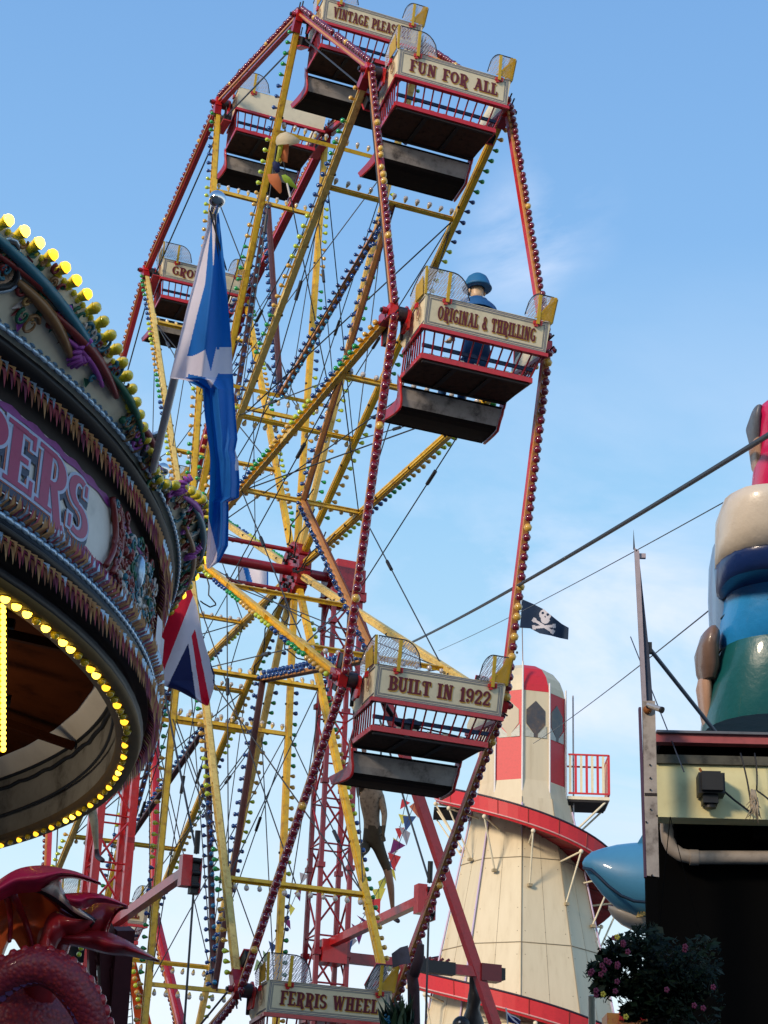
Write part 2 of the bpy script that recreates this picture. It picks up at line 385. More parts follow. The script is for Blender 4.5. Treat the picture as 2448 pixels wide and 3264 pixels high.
# ------------------------------------------------------------------ gondola (pivot at the origin of its thing)
def panel(mb,pts,m,th=.012): mb.poly(pts,m,th)
ygz=mat('yellow gauze',(.85,.55,.04),.5,var=.06,sub=.5); ygz.node_tree.nodes['Principled BSDF'].inputs['Alpha'].default_value=.45
for _l in [x for x in ygz.node_tree.nodes if x.type=='MIX_SHADER']: _l.inputs['Fac'].default_value=.3
def make_gondola(O,text,blank=False):
    O=V(O); g=thing('gondola',O,'','gondola','gondolas hanging from the ferris wheel')
    q=lambda x,y,z: O+V((x,y,z))
    # sign board
    yt,yb,zt,zb=-.41,-.35,.05,-.24; w0,w1=.63,.61
    mb=MB(); n=V((0,-(zt-zb),(yt-yb)))  # toward the viewer side and a bit down
    n=V((1,0,0)).cross(V((0,yt-yb,zt-zb))).normalized()
    mb.poly([q(-w1,yb,zb),q(w1,yb,zb),q(w0,yt,zt),q(-w0,yt,zt)],cream2 if blank else cream,-.018,n)
    sb=build('sign_board',mb,g,label='blank cream board without lettering' if blank else None)
    f0=planef(q(-w1,yb,zb),(1,0,0),(0,yt-yb,zt-zb)); hh=V((0,yt-yb,zt-zb)).length; ww=2*w1
    if not blank:
        mb=MB()
        def frame(i,t,m,z):
            a,b,c,d=i,i,ww-i,hh-i
            for (x0,y0,x1,y1) in ((a,b,c,b+t),(a,d-t,c,d),(a,b+t,a+t,d-t),(c-t,b+t,c,d-t)): mb.add([f0(x0,y0,z),f0(x1,y0,z),f0(x1,y1,z),f0(x0,y1,z)],[(0,1,2,3)],m)
        frame(.006,.006,greyl,.002); frame(.018,.007,mat('lilac grey line',(.22,.21,.28),.6),.002); frame(.034,.005,greyl,.002); frame(.043,.003,greyl,.002)
        build('border_lines',mb,sb)
        mb=MB(); h=.125; wt=width(text); cond=min(1.15,(ww-.24)/(wt*h)); x0=(ww-wt*h*cond)/2
        letters(mb,text,f0,h,gold,x0,.083,.010,-.009,.003,.05,cond=cond)
        letters(mb,text,f0,h,maroon,x0,.083,0,0,.006,.03,cond=cond)
        build('lettering',mb,sb)
    # rims and side panels
    for s in(-1,1):
        mb=MB(); yk=.26
        prof=[]
        for i in range(9):
            t=i/8; y=yt+.0+(yk-yt)*t; zt_=zt+.0-.10*max(0,(t-.45))/.55*1.6-(.05 if t>.93 else 0); prof.append((y,zt_))
        bot=[]
        for i in range(9):
            t=i/8; y=yb+(yk-.06-yb)*t; bot.append((y,zb+.0*t))
        xs=lambda t:s*(w0-.01-.05*t)
        rows=[[q(s*(w1-.002-.05*i/8),bot[i][0],bot[i][1]) for i in range(9)],[q(s*(w0-.002-.05*i/8),prof[i][0],prof[i][1]) for i in range(9)]]
        mb.grid(rows,cream,False); mb.grid([[p-V((s*.015,0,0)) for p in r] for r in rows],cream2,False)
        sp=build('side_panel',mb,g)
        mb=MB()
        for off,mm in((.012,greyl),(.022,greyl)):
            pts=[rows[0][i].lerp(rows[1][i],.06+off*3)+V((s*.004,0,0)) for i in range(6)]
            mb.path(pts,.0028,mm,4); pts=[rows[0][i].lerp(rows[1][i],.94-off*3)+V((s*.004,0,0)) for i in range(5)]; mb.path(pts,.0028,mm,4)
        # scrolled cartouche
        cc=q(s*(w0+.0),yt+.15,-.09)
        for rr,mm in((.062,mat('buff line',(.45,.28,.14),.6)),(.045,mat('buff line',(.45,.28,.14),.6))):
            mb.path([cc+V((s*.004,rr*.62*cos(a),rr*1.25*sin(a))) for a in [2*PI*i/18 for i in range(18)]],.004,mm,4,closed=True)
        mb.ball(cc+V((s*.002,0,0)),.016,maroon,8,5,(.3,.9,2.))
        build('scrollwork',mb,sp)
        mb=MB(); # red bearing shield with a wavy edge
        pts=[]
        for i in range(22):
            a=2*PI*i/22; r1=.105*(1+.13*sin(5*a)); pts.append(q(s*(w0+.002),.03+r1*1.0*cos(a)-.03,-.05+r1*1.2*sin(a)))
        mb.poly(pts,redb,s*.02,(1,0,0)); mb.tube(q(s*.6,0,0),q(s*(HW-.03),0,0),.045,blackm,10); mb.tube(q(s*.64,0,0),q(s*.74,0,0),.07,mat('greasy grey iron',(.08,.07,.08),.4,metal=.6),12)
        mb.tube(q(s*.66,.02,-.02),q(s*.63,.12,-.2),.018,blackm,6)
        build('bearing_shield',mb,g)
    # red rails
    mb=MB()
    zr=zb-.016
    mb.box(q(0,yb+.01,zr),(2*w1+.05,.045,.035),redb)
    for s in(-1,1): mb.beam(q(s*(w1-.0),yb+.01,zr),q(s*(w1-.06),.24,zr),.035,.035,red)
    zf=-.465
    mb.box(q(0,-.19,zf+.0),(1.12,.03,.05),redb)
    for s in(-1,1): mb.beam(q(s*.55,-.19,zf),q(s*.525,.33,zf),.025,.045,redb)
    build('rails',mb,g)
    mb=MB()
    for i in range(13):
        t=i/12; mb.tube(q(-.585+1.17*t,yb+.02,zr),q(-.54+1.08*t,-.19,zf+.02),.0085,red,6)
    for s in(-1,1):
        for i in range(1,9):
            t=i/8; mb.tube(q(s*(w1-.01-.05*t),yb+.02+.54*t,zr),q(s*(.55-.02*t),-.19+.5*t,zf+.02),.008,red,6)
    build('balusters',mb,g)
    mb=MB()
    mb.box(q(0,.06,zf-.02),(1.08,.48,.02),brownu)
    for x in(-.2,.16): mb.box(q(x,.06,zf-.038),(.045,.46,.018),browns)
    for y in(-.17,.31): mb.box(q(0,y,zf-.038),(1.07,.03,.02),browns)
    build('seat',mb,g)
    mb=MB(); mb.box(q(0,.02,zf+.02),(1.04,.4,.045),navy); mb.beam(q(-.56,-.22,-.37),q(.56,-.22,-.37),.02,.035,navy,(0,0,1)); 
    for i in range(7): mb.box(q(-.45+.15*i,-.178,zf+.035),(.05,.02,.02),cream2)
    build('cushion',mb,g)
    # kick panel and footboard
    mb=MB(); rows=[]
    prof=[(.335,-.545),(.342,-.60),(.352,-.66),(.375,-.72),(.40,-.745),(.48,-.752),(.60,-.748),(.74,-.738),(.77,-.728)]
    wd=[.51,.505,.49,.485,.49,.495,.505,.52,.525]
    for (y,z),w in zip(prof,wd): rows.append([q(-w+2*w*i/6,y,z) for i in range(7)])
    mb.grid(rows,calfm,False,fm=lambda i,j: calfm if j<3 else footm)
    mb.grid([[p+V((0,.014,.016)) for p in r] for r in rows],footm,False)
    for rr in(rows[0],rows[-1]): mb.path(rr,.012,footm,4)
    build('footboard',mb,g)
    for s in(-1,1):
        mb=MB()
        pr=[(.325,-.47),(.328,-.53)]+prof; ww_=[.525,.515]+wd
        vs=[]
        for i,((y,z),w) in enumerate(zip(pr,ww_)):
            dep=.06+.045*sin(PI*i/(len(pr)-1))
            vs.append((q(s*(w+.014),y-.012,z-.012),q(s*(w+.014),y+dep*.7,z+dep)))
        mb.grid([[a for a,b in vs],[b for a,b in vs]],red,False); mb.grid([[a+V((s*.012,0,0)) for a,b in vs],[b+V((s*.012,0,0)) for a,b in vs]],red,False)
        mb.path([a for a,b in vs],.014,redb,5)
        build('side_cheek',mb,g)
    # wire screens on posts
    for nm,s,x0,x1 in(('l',-1,.63,.20),('r',1,.63,.36)):
        mb=MB(); hgt=.235
        def edge(t): return hgt*(1 if t<.55 else math.sqrt(max(0,1-((t-.55)/.45)**2))*1.0)
        N=12; rows=[[],[]]
        for i in range(N+1):
            t=i/N; x=s*(x0+(x1-x0)*t); e=max(.02,edge(t)); ln=-.055*(e/hgt)
            rows[0].append(q(x,yt-.012,zt)); rows[1].append(q(x*(1.0),yt+ln,zt+e))
        mb.grid(rows,wire,False); N2=8; r2=[[],[]]
        for i in range(N2+1):
            t=i/N2; y=yt+.34*t; e=hgt*(1-.55*t*t) if s<0 else hgt*(1-.3*t)
            r2[0].append(q(s*(w0),y,zt-.02*t)); r2[1].append(q(s*(w0+.03),y-.055,zt-.02*t+e))
        mb.grid(r2,wire,False)
        sc_=build('wire_screen',mb,g)
        mb=MB(); mb.path(rows[1],.006,steel,4); mb.path(r2[1],.006,steel,4)
        build('screen_rim',mb,sc_)
        mb=MB(); px=s*(.42 if s<0 else .49)
        mb.beam(q(px,yt-.016,zt-.05),q(px,yt-.06,zt+.225),.03,.012,yell,(0,1,0))
        mb.beam(q(s*w0,yt,zt-.01),q(s*(w0+.02),yt-.05,zt+.24),.02,.02,yell,(0,1,0))
        mb.beam(q(s*(w0+.005),yt+.2,zt-.06),q(s*(w0+.02),yt+.16,zt+.16),.02,.012,yell,(1,0,0))
        if s>0:
            mb.poly([q(.49,yt-.018,zt+.0),q(.63,yt-.018,zt+.0),q(.66,yt-.062,zt+.228),q(.60,yt-.062,zt+.228),q(.57,yt-.05,zt+.15),q(.52,yt-.035,zt+.08)],ygz,.004,(0,-1,0))
            mb.poly([q(.645,yt-.003,zt+.0),q(.645,yt+.3,zt-.01),q(.675,yt+.25,zt+.16),q(.67,yt-.05,zt+.23)],mat('yellow mesh plate',(.55,.34,.03),.5),.006)
            mb.beam(q(.46,yt-.02,zt),q(.66,yt-.055,zt+.225),.012,.012,yell,(0,1,0))
        else: mb.poly([q(-.645,yt+.03,zt+.0),q(-.645,yt+.2,zt-.01),q(-.66,yt+.17,zt+.12),q(-.665,yt-.0,zt+.16)],mat('yellow mesh plate',(.55,.34,.03),.5),.006)
        build('screen_post',mb,g)
        mb=MB(); f1=f0; 
        bx=lambda x,y,sx,sy: mb.box(f0(x,y,.012),(sx,sy,.02),redb,(V((1,0,0)),V((0,yt-yb,zt-zb)).normalized(),n))
        cxp=px+w1; bx(cxp,hh-.035,.075,.03); bx(cxp-.01,hh-.055,.03,.03); bx(cxp+.03,hh-.03,.03,.045)
        mb.box(q(s*(w0+.012),yt+.17,zt-.06),(.02,.05,.05),redb)
        build('post_clamp',mb,g)
    return g
names={0:('',True,'gondola with a blank cream board, left of the top of the wheel'),
1:('VINTAGE PLEASURE',False,'topmost gondola on the wheel, its sign reading VINTAGE PLEASURE'),
2:('FUN FOR ALL',False,'red and cream gondola with a sign reading FUN FOR ALL'),
3:('ORIGINAL & THRILLING',False,'gondola with a sign reading ORIGINAL & THRILLING, a blue capped figure aboard'),
4:('BUILT IN 1922',False,'gondola with a sign reading BUILT IN 1922, in front of the red lattice tower'),
5:('FERRIS WHEEL',False,'shaded gondola at the bottom edge with a sign reading FERRIS WHEEL'),
6:('FUN FOR ALL',False,'gondola at the very bottom of the wheel near the ground'),
7:('BUILT IN 1922',False,'gondola low on the far left side of the wheel beside the dragon'),
8:('FERRIS WHEEL',False,'gondola half hidden behind the dragon wings and the left lattice tower'),
9:('FUN FOR ALL',False,'gondola hidden behind the carousel and the union flag'),
10:('VINTAGE PLEASURE',False,'gondola peeping above the carousel corner, left of the wheel'),
11:('GROUP      ',False,'gondola partly hidden by the blue and white saltire flag')}
G['H']=G['H']
GOND={}
for k in range(12):
    txt,bl,lab=names[k]
    O=P(0,S,k)
    if k in(0,1,2,3,4,5,11): g=make_gondola(O,txt,bl)
    else:
        src=GOND[5]; g=copy_tree(src); ORG[g]=O; g.location=M(O)
    g['label']=lab; GOND[k]=g
    g.rotation_euler=(R({1:1.5,2:-1.5,3:2.5,4:0,5:-1}.get(k,0)),0,0)
# ------------------------------------------------------------------ skinned figures
def figure(name,joints,bones,O,mats,parent,sub=2,classify=None):
    """joints: name->(point, rx) in model units; one skinned surface"""
    me=bpy.data.meshes.new(name+'_armature'); idx={n:i for i,n in enumerate(joints)}
    O=V(O); me.from_pydata([(V(p)-O)*K for p,_ in joints.values()],[(idx[a],idx[b]) for a,b in bones],[])
    o=bpy.data.objects.new(name,me); COL.objects.link(o)
    sk=o.modifiers.new('skin','SKIN'); sk.use_smooth_shade=True
    for i,(p,r) in enumerate(joints.values()):
        rr=r if isinstance(r,tuple) else (r,r); me.skin_vertices[0].data[i].radius=(rr[0]*K,rr[1]*K)
    me.skin_vertices[0].data[0].use_root=True
    sb=o.modifiers.new('sub','SUBSURF'); sb.levels=sub; sb.render_levels=sub
    dg=bpy.context.evaluated_depsgraph_get(); dg.update(); nm=bpy.data.meshes.new_from_object(o.evaluated_get(dg))
    bpy.data.objects.remove(o); nm.name=name
    ob=bpy.data.objects.new(name,nm); COL.objects.link(ob); ob.parent=parent
    nm.materials.clear()
    for m in mats: nm.materials.append(m)
    for p in nm.polygons:
        p.use_smooth=True; c=p.center/K+O; p.material_index=classify(c) if classify else 0
    return ob
cloth_blue=mat('blue cloth',(.012,.10,.28),.7,var=.08); skinp=mat('pale skin',(.62,.42,.26),.45,var=.05)
O3=P(0,S,3)
rider=thing('person',O3+V((.03,-.02,-.44)),'person in blue cap and coat, seen from behind, riding the ORIGINAL & THRILLING gondola','person')
q=lambda x,y,z: O3+V((.04+x,y-.06,z+(.20 if z>-.3 else .02)))
def hands(J,Bn,w,d,tag_,side,r=.0075):
    # palm with four unequal fingers and a thumb leaving the side of the palm
    w=V(w); d=V(d).normalized(); sd=V(side); sd=(sd-d*sd.dot(d)).normalized(); nn=d.cross(sd)
    J[tag_+'palm']=(w+d*.05,(.026,.014)); Bn.append((tag_+'wrist',tag_+'palm'))
    for i,(o,l) in enumerate(((-.024,.052),(-.008,.062),(.008,.058),(.023,.045))):
        a=w+d*.085+sd*o; b=a+d*l*.5+nn*.006; c=b+d*l*.45+nn*.018
        J[tag_+'k%d'%i]=(a,r*1.1);J[tag_+'f%d'%i]=(b,r);J[tag_+'t%d'%i]=(c,r*.8)
        Bn+= [(tag_+'palm',tag_+'k%d'%i),(tag_+'k%d'%i,tag_+'f%d'%i),(tag_+'f%d'%i,tag_+'t%d'%i)]
    a=w+d*.035-sd*.035; b=a+d*.03-sd*.015+nn*.01
    J[tag_+'th0']=(a,r*1.1);J[tag_+'th1']=(b,r*.9); Bn+=[(tag_+'palm',tag_+'th0'),(tag_+'th0',tag_+'th1')]
J={'pelvis':(q(0,-.02,-.35),(.13,.10)),'waist':(q(0,-.03,-.24),(.12,.09)),'chest':(q(0,-.03,-.08),(.14,.10)),'shc':(q(0,-.03,.05),(.10,.07)),
 'neck':(q(0,-.02,.105),.048),'skull0':(q(0,0,.155),.066),'skull':(q(0,.01,.215),.074),'top':(q(0,.0,.255),.06)}
Bn=[('pelvis','waist'),('waist','chest'),('chest','shc'),('shc','neck'),('neck','skull0'),('skull0','skull'),('skull','top')]
for s,t in((-1,'l'),(1,'r')):
    J[t+'sh']=(q(s*.155,-.03,.02),.052);J[t+'el']=(q(s*.2,.05,-.16),.038);J[t+'wrist']=(q(s*.13,.24,-.2),.024)
    J[t+'hip']=(q(s*.08,.03,-.37),.07);J[t+'kn']=(q(s*.1,.50,-.38),.05);J[t+'an']=(q(s*.1,.56,-.66),.03);J[t+'toe']=(q(s*.1,.68,-.69),.026)
    Bn+=[('shc',t+'sh'),(t+'sh',t+'el'),(t+'el',t+'wrist'),('pelvis',t+'hip'),(t+'hip',t+'kn'),(t+'kn',t+'an'),(t+'an',t+'toe')]
    hands(J,Bn,J[t+'wrist'][0],(0,1,-.1),t,(s,0,0))
ORG_R=ORG[rider]
figure('body',J,Bn,ORG_R,[cloth_blue,skinp],rider,2,lambda c:1 if (c.z>O3.z+.30 or (c.y>O3.y+.17 and c.z>O3.z-.3)) else 0)
mb=MB(); c=q(0,.0,.235); prof=[(.0,.135),(.06,.126),(.092,.098),(.112,.055),(.125,.012),(.138,-.012),(.126,-.02),(.07,-.016)]
mb.grid([[c+V((r*cos(a),r*sin(a)*1.1,z)) for a in [2*PI*i/24 for i in range(24)]] for r,z in prof],mat('blue cap cloth',(.015,.14,.32),.6,var=.06),True,True)
build('cap',mb,rider)
mb=MB(); mb.grid([[q(r*cos(a),-.01+r*.9*sin(a),z) for a in [2*PI*i/20 for i in range(20)]] for r,z in((.066,.115),(.078,.10),(.10,.075),(.16,.03),(.175,-.03))],cloth_blue,True,True); build('coat_collar',mb,rider)
mb=MB()
hc=q(0,.075,.195)
for s in(-1,1): mb.ball(hc+V((s*.026,.0,.01)),.011,white,8,5); mb.ball(hc+V((s*.026,.009,.01)),.005,blackm,6,4); mb.ball(q(s*.078,.0,.185),.02,skinp,8,5,(.5,.8,1.2))
mb.ball(hc+V((0,.012,-.012)),.013,skinp,8,5,(.8,1.2,1.3)); mb.ball(hc+V((0,-.002,-.042)),.016,maroon,8,4,(1.3,.6,.35))
build('face',mb,rider)
# lap bar in the BUILT IN 1922 gondola
g4=GOND[4]; o4=ORG[g4]; mb=MB()
mb.path([o4+V(p) for p in((-.55,-.30,-.20),(-.42,-.2,-.27),(-.28,-.1,-.36),(-.1,-.02,-.40))],.022,blackm,8)
mb.ball(o4+V((-.16,-.13,-.37)),.075,blackm,12,8,(1.3,.9,.8)); mb.box(o4+V((-.22,-.19,-.42)),(.05,.012,.16),mat('grey webbing',(.07,.07,.075),.8)); mb.tube(o4+V((-.1,-.12,-.37)),o4+V((.52,-.12,-.42)),.008,blackm,6)
build('lap_bar',mb,g4)
# ------------------------------------------------------------------ lattice masts carrying the axle
def mast(xm,label,armz):
    y0=H.y; O=V((xm,y0,GZ)); t=thing('lattice_mast',O,label,'support tower','lattice masts of the ferris wheel'); w=.19
    zt=9.75; zb=3.9
    m=redb if xm<6 else red
    for i in(-1,1):
        for j in(-1,1):
            mb=MB(); p=V((xm+i*w,y0+j*w,zb)); qq=V((xm+i*w*.9,y0+j*w*.9,zt)); lw=.05 if xm>6 else .085; mb.beam(p,qq,lw,lw,m,(1,0,0)); mb.beam(V((xm+i*.3,y0+j*.3,GZ)),p,.06,.06,m,(1,0,0))
            for z in range(4,10): mb.box((xm+i*w*.97,y0+j*w*.97,z+.3),(.085,.085,.06),red)
            build('leg',mb,t)
    n=11; dz=(zt-zb)/n; cs=[(-1,-1),(1,-1),(1,1),(-1,1)]
    for i in range(n):
        z=zb+i*dz
        for e in range(4):
            a=cs[e];b=cs[(e+1)%4]
            if i%2: a,b=b,a
            mb=MB(); mb.tube((xm+a[0]*w,y0+a[1]*w,z),(xm+b[0]*w,y0+b[1]*w,z+dz),.013,m,6); mb.tube((xm+a[0]*w,y0+a[1]*w,z+dz),(xm+b[0]*w,y0+b[1]*w,z+dz),.011,m,6)
            build('brace',mb,t)
    mb=MB(); mb.box((xm,y0,9.85),(.4,.5,.3),red); mb.box((xm,y0,10.06),(.3,.34,.14),redb); mb.tube((xm-.24,y0,9.92),(xm+.24,y0,9.92),.15,red,16)
    for j in(-1,1): mb.box((xm,y0+j*.2,9.66),(.46,.06,.12),redb)
    build('bearing_head',mb,t)
    so_=1 if xm>6 else -1
    a=V((xm+so_*.1,y0,9.75)); b=V((xm+so_*2.17,y0,4.72)); e=a+(b-a)*((9.75-GZ)/5.03); mb=MB()
    mb.beam(a,e,.11,.11,m,(0,1,0)); build('raking_leg',mb,t)
    mb=MB(); q_=lambda x,z=5.30:V((xm+so_*x,y0,z)); mb.beam(q_(.2),q_(2.1),.09,.12,red,(0,0,1)); mb.beam(q_(1.15),q_(1.62),.11,.145,blackm,(0,0,1)); mb.box(q_(2.08),(.26,.16,.2),redd); mb.box(q_(2.22),(.1,.12,.14),blackm)
    for j in range(5): mb.tube(q_(1.2+.08*j,5.38),q_(1.24+.08*j,5.41),.018,redd,6)
    build('tie_beam',mb,t)
    mb=MB(); mb.box((xm+.02,y0-.1,5.32),(.3,.28,.26),redb); mb.tube((xm-.19,y0-.1,5.3),(xm+.24,y0-.1,5.3),.08,red,12); build('arm_housing',mb,t)
    mb=MB(); mb.box((xm,y0,4.62),(.42,.42,.16),red); mb.box((xm,y0,3.9),(.44,.42,.5),red)
    for i in(-1,0,1): mb.tube((xm+i*.16,y0-.27,3.85),(xm+i*.16,y0-.2,3.85),.05,blackm,10)
    build('base_housing',mb,t)
    mb=MB(); e=armz; mb.beam((xm,y0-.1,e[0]),(xm,e[2],e[1]),.09,.09,redb,(0,0,1))
    mb.box((xm,e[2]-.05,e[1]+.02),(.10,.12,.30),redb); mb.box((xm+.09,e[2]-.05,e[1]-.02),(.07,.10,.34),blackm); mb.box((xm+.14,e[2]-.05,e[1]-.02),(.015,.13,.34),red)
    for z in(-.12,.0,.12): mb.tube((xm+.05,e[2]-.12,e[1]+z),(xm+.13,e[2]-.12,e[1]+z),.024,blackm,8)
    build('outrigger_arm',mb,t)
    mb=MB(); mb.tube((xm+.1,e[2]-.05,e[1]+.2),(xm-.1,e[2]+1.0,e[1]+2.2),.012,steel,5); mb.tube((xm+.1,e[2]-.05,e[1]-.2),(xm+.2,e[2]+.2,GZ),.012,steel,5); mb.tube((xm+.1,e[2]-.05,e[1]+.2),(xm+.09,e[2]-.08,e[1]+.42),.028,blackm,6)
    build('guy_cable',mb,t)
    return t
mB=mast(7.71,'red lattice mast under the hub on the right of the wheel',(5.42,5.47,17.75))
mA=mast(5.06,'red lattice mast rising behind the dragon at the left of the wheel',(5.3,5.38,17.35))
# ------------------------------------------------------------------ HELTER SKELTER
HX=V((18.3065,36.5217,0)); N10=10; A0=R(-116.6)
def hp(r,a,z): return HX+V((r*cos(a),r*sin(a),z))
hs=thing('helter_skelter',V((HX.x,HX.y,GZ)),'cream lighthouse shaped helter skelter with red spiral slide and chequered top','helter skelter')
hcream=mat('helter cream boards',(.70,.61,.42),.55,var=.05,scale=3.4,streak=.09,dirt=(.56,.47,.30)); hred=mat('helter red',(.62,.025,.035),.5,var=.06); hseam=mat('joint line',(.30,.25,.17),.7,var=0)
lilac=mat('lilac lamp tube',(.55,.44,.62),.35,var=0)
def br(z): # body radius
    if z>11.6: return 1.10
    return 1.15+(11.6-z)*.205
mb=MB(); zs=[11.9,10.52,8.66,7.0,5.2,3.2,GZ]
rows=[[hp(br(z),A0+2*PI*i/N10,z) for i in range(N10)] for z in zs]
mb.grid(rows,hcream,False,True)
body=build('tower_body',mb,hs)
mb=MB()
for z in zs[1:-1]: mb.path([hp(br(z)+.004,A0+2*PI*i/N10,z) for i in range(N10)],.012,hseam,4,closed=True)
for i in range(N10):
    mb.tube(hp(1.11,A0+2*PI*i/N10,11.9),hp(br(GZ)+.0,A0+2*PI*i/N10,GZ),.008,hseam,4)
    a1=A0+2*PI*(i+.5)/N10
    for f in(.5,): 
        c1=hp(br(11.6)*cos(PI/10)+.002,a1,11.6);c2=hp(br(2)*cos(PI/10)+.002,a1,2.0); mb.tube(c1,c2,.0035,hseam,4)
for z in(11.2,10.7,10.3,9.4,8.9,8.4,7.6,6.8):
    for i in range(N10):
        for f in(.08,.5,.92): c_=hp(br(z),A0+2*PI*i/N10,z).lerp(hp(br(z),A0+2*PI*(i+1)/N10,z),f); mb.ball(c_,.012,hseam,4,3)
build('board_joints',mb,hs)
for i in(0,2,3,-2,-1,-3):
    mb=MB(); mb.tube(hp(1.16,A0+2*PI*i/N10,11.75),hp(br(6.2 if i!=0 else 10.3)+.03,A0+2*PI*i/N10,6.2 if i!=0 else 9.6),.02,lilac,6); build('light_tube',mb,hs)
# lantern room
def lr(z): return .985 if z>12.0 else .985+(12.-z)*.35
mb=MB(); lv=[(14.35,13.45),(13.45,12.32),(12.32,11.6)]
facets=[]
for i in range(N10):
    a,b=A0+2*PI*i/N10,A0+2*PI*(i+1)/N10
    for j,(z1,z0) in enumerate(((14.35,13.30),(13.30,12.32),(12.32,11.55))):
        odd=(i%2==1)
        mm=hred if (odd and j<2) else hcream
        if j==2: mm=hcream
        mb.add([hp(lr(z0),a,z0),hp(lr(z0),b,z0),hp(lr(z1),b,z1),hp(lr(z1),a,z1)],[(0,1,2,3)],mm)
lan=build('lantern_room',mb,hs)
glass=mat('dull dark glass',(.05,.05,.06),.18,var=.25,scale=4,dirt=(.16,.1,.06)); glass2=mat('silvered glass',(.24,.21,.14),.4,metal=.0,var=.2,scale=5,dirt=(.3,.25,.16))
for i in range(N10):
    a,b=A0+2*PI*i/N10,A0+2*PI*(i+1)/N10; P1=lambda u,z: hp(lr(z),a,z).lerp(hp(lr(z),b,z),u)+V((cos((a+b)/2),sin((a+b)/2),0))*.012
    mb=MB(); mb.poly([P1(.5,14.12),P1(.86,13.90),P1(.86,13.58),P1(.58,13.37),P1(.58,13.28),P1(.42,13.28),P1(.42,13.37),P1(.14,13.58),P1(.14,13.90)],glass2 if i in(9,8) else glass,.012)
    w=build('window',mb,lan)
    mb=MB()
    for pts in([P1(.1,13.56),P1(.42,13.36),P1(.42,13.28),P1(.1,13.28)],[P1(.9,13.56),P1(.58,13.36),P1(.58,13.28),P1(.9,13.28)]): mb.poly(pts,mat('pale window corner',(.5,.52,.45),.5),.008)
    build('window_corner',mb,w)
mb=MB(); prof=[(.99,14.35),(.96,14.52),(.88,14.74),(.72,14.95),(.47,15.1),(.22,15.17),(.05,15.2)]
for i in range(N10):
    a,b=A0+2*PI*i/N10,A0+2*PI*(i+1)/N10
    for (r1,z1),(r2,z2) in zip(prof,prof[1:]): mb.add([hp(r1,a,z1),hp(r1,b,z1),hp(r2,b,z2),hp(r2,a,z2)],[(0,1,2,3)],hcream if i%2 else hred)
build('dome',mb,hs)
for i in range(N10):
    mb=MB(); mb.tube(hp(1.02,A0+2*PI*i/N10,11.8),hp(1.02,A0+2*PI*i/N10,15.0 if i in(0,) else 14.55),.022,white,6); build('corner_tube',mb,hs)
for i in(2.35,2.5):
    mb=MB(); a=A0+2*PI*i/N10; mb.tube(hp(1.14,a,11.6),hp(1.14,a,14.5),.018,mat('grey pole',(.4,.4,.42),.5),6); build('aerial_pole',mb,hs)
# spiral slide
def slide(a): # a degrees, -175 at z 8.06 / 12.05
    z=12.06-(a+175)/360*4.0; zz=z
    ro=1.98+(12.06-zz)*.125; ri=br(min(zz,11.6))-.0
    return ri,ro,zz
sl_in=mat('slide mat red',(.30,.012,.02),.5,var=.12,scale=3); 
mb=MB(); rows=[[],[],[],[],[],[]]
angs=[-215+6*i for i in range(0,190)]
for a in angs:
    ri,ro,z=slide(a); aa=R(a)
    if z<1.0: break
    rows[0].append(hp(ri*.95,aa,z-.16));rows[1].append(hp(ro-.03,aa,z-.36));rows[2].append(hp(ro,aa,z-.30));rows[3].append(hp(ro+.03,aa,z));rows[4].append(hp(ro-.02,aa,z));rows[5].append(hp(ro-.06,aa,z-.26))
mb.grid([rows[0],rows[1]],sl_in,False); mb.grid([rows[1],rows[2],rows[3],rows[4],rows[5]],hred,False); mb.grid([rows[5],[p+V((0,0,.02)) for p in rows[0]]],sl_in,False)
sl=build('slide',mb,hs)
mb=MB(); mb.path(rows[2],.018,mat('pink edge tube',(.72,.36,.34),.4),5); mb.path([p+V((0,0,.02)) for p in rows[3]],.022,mat('dark slide cap',(.03,.015,.03),.5),5); build('slide_edging',mb,sl)
mb=MB()
for i in range(2,len(rows[2])-1,3):
    mb.beam(rows[2][i].lerp(rows[3][i],.03)+V((0,0,0)),rows[2][i].lerp(rows[3][i],.97),.05,.03,mat('slide rib red',(.34,.01,.01),.5),(0,0,1)) if False else mb.tube(rows[2][i]*1.0,rows[3][i],.016,mat('slide rib red',(.34,.01,.01),.5),5)
    mb.beam(rows[0][i],rows[1][i],.05,.03,mat('under rib',(.14,.008,.01),.6),(0,0,1))
build('slide_ribs',mb,sl)
for i,a in enumerate(range(-200,620,30)):
    ri,ro,z=slide(a)
    if z<2: break
    mb=MB(); aa=R(a); c=hp(ro-.02,aa,z-.42); mb.tube(c,hp(br(min(z-.55,11.6)),aa,z-.52),.022,cream2,6)
    zl=max(z-1.45,1.); mb.tube(c,hp(br(min(zl,11.6)),aa,zl),.02,cream2,6); mb.ball(c,.05,cream2,8,5); mb.box(hp(br(min(zl,11.6))+.02,aa,zl),(.09,.09,.06),mat('buff bracket',(.42,.34,.2),.6))
    build('slide_bracket',mb,hs)
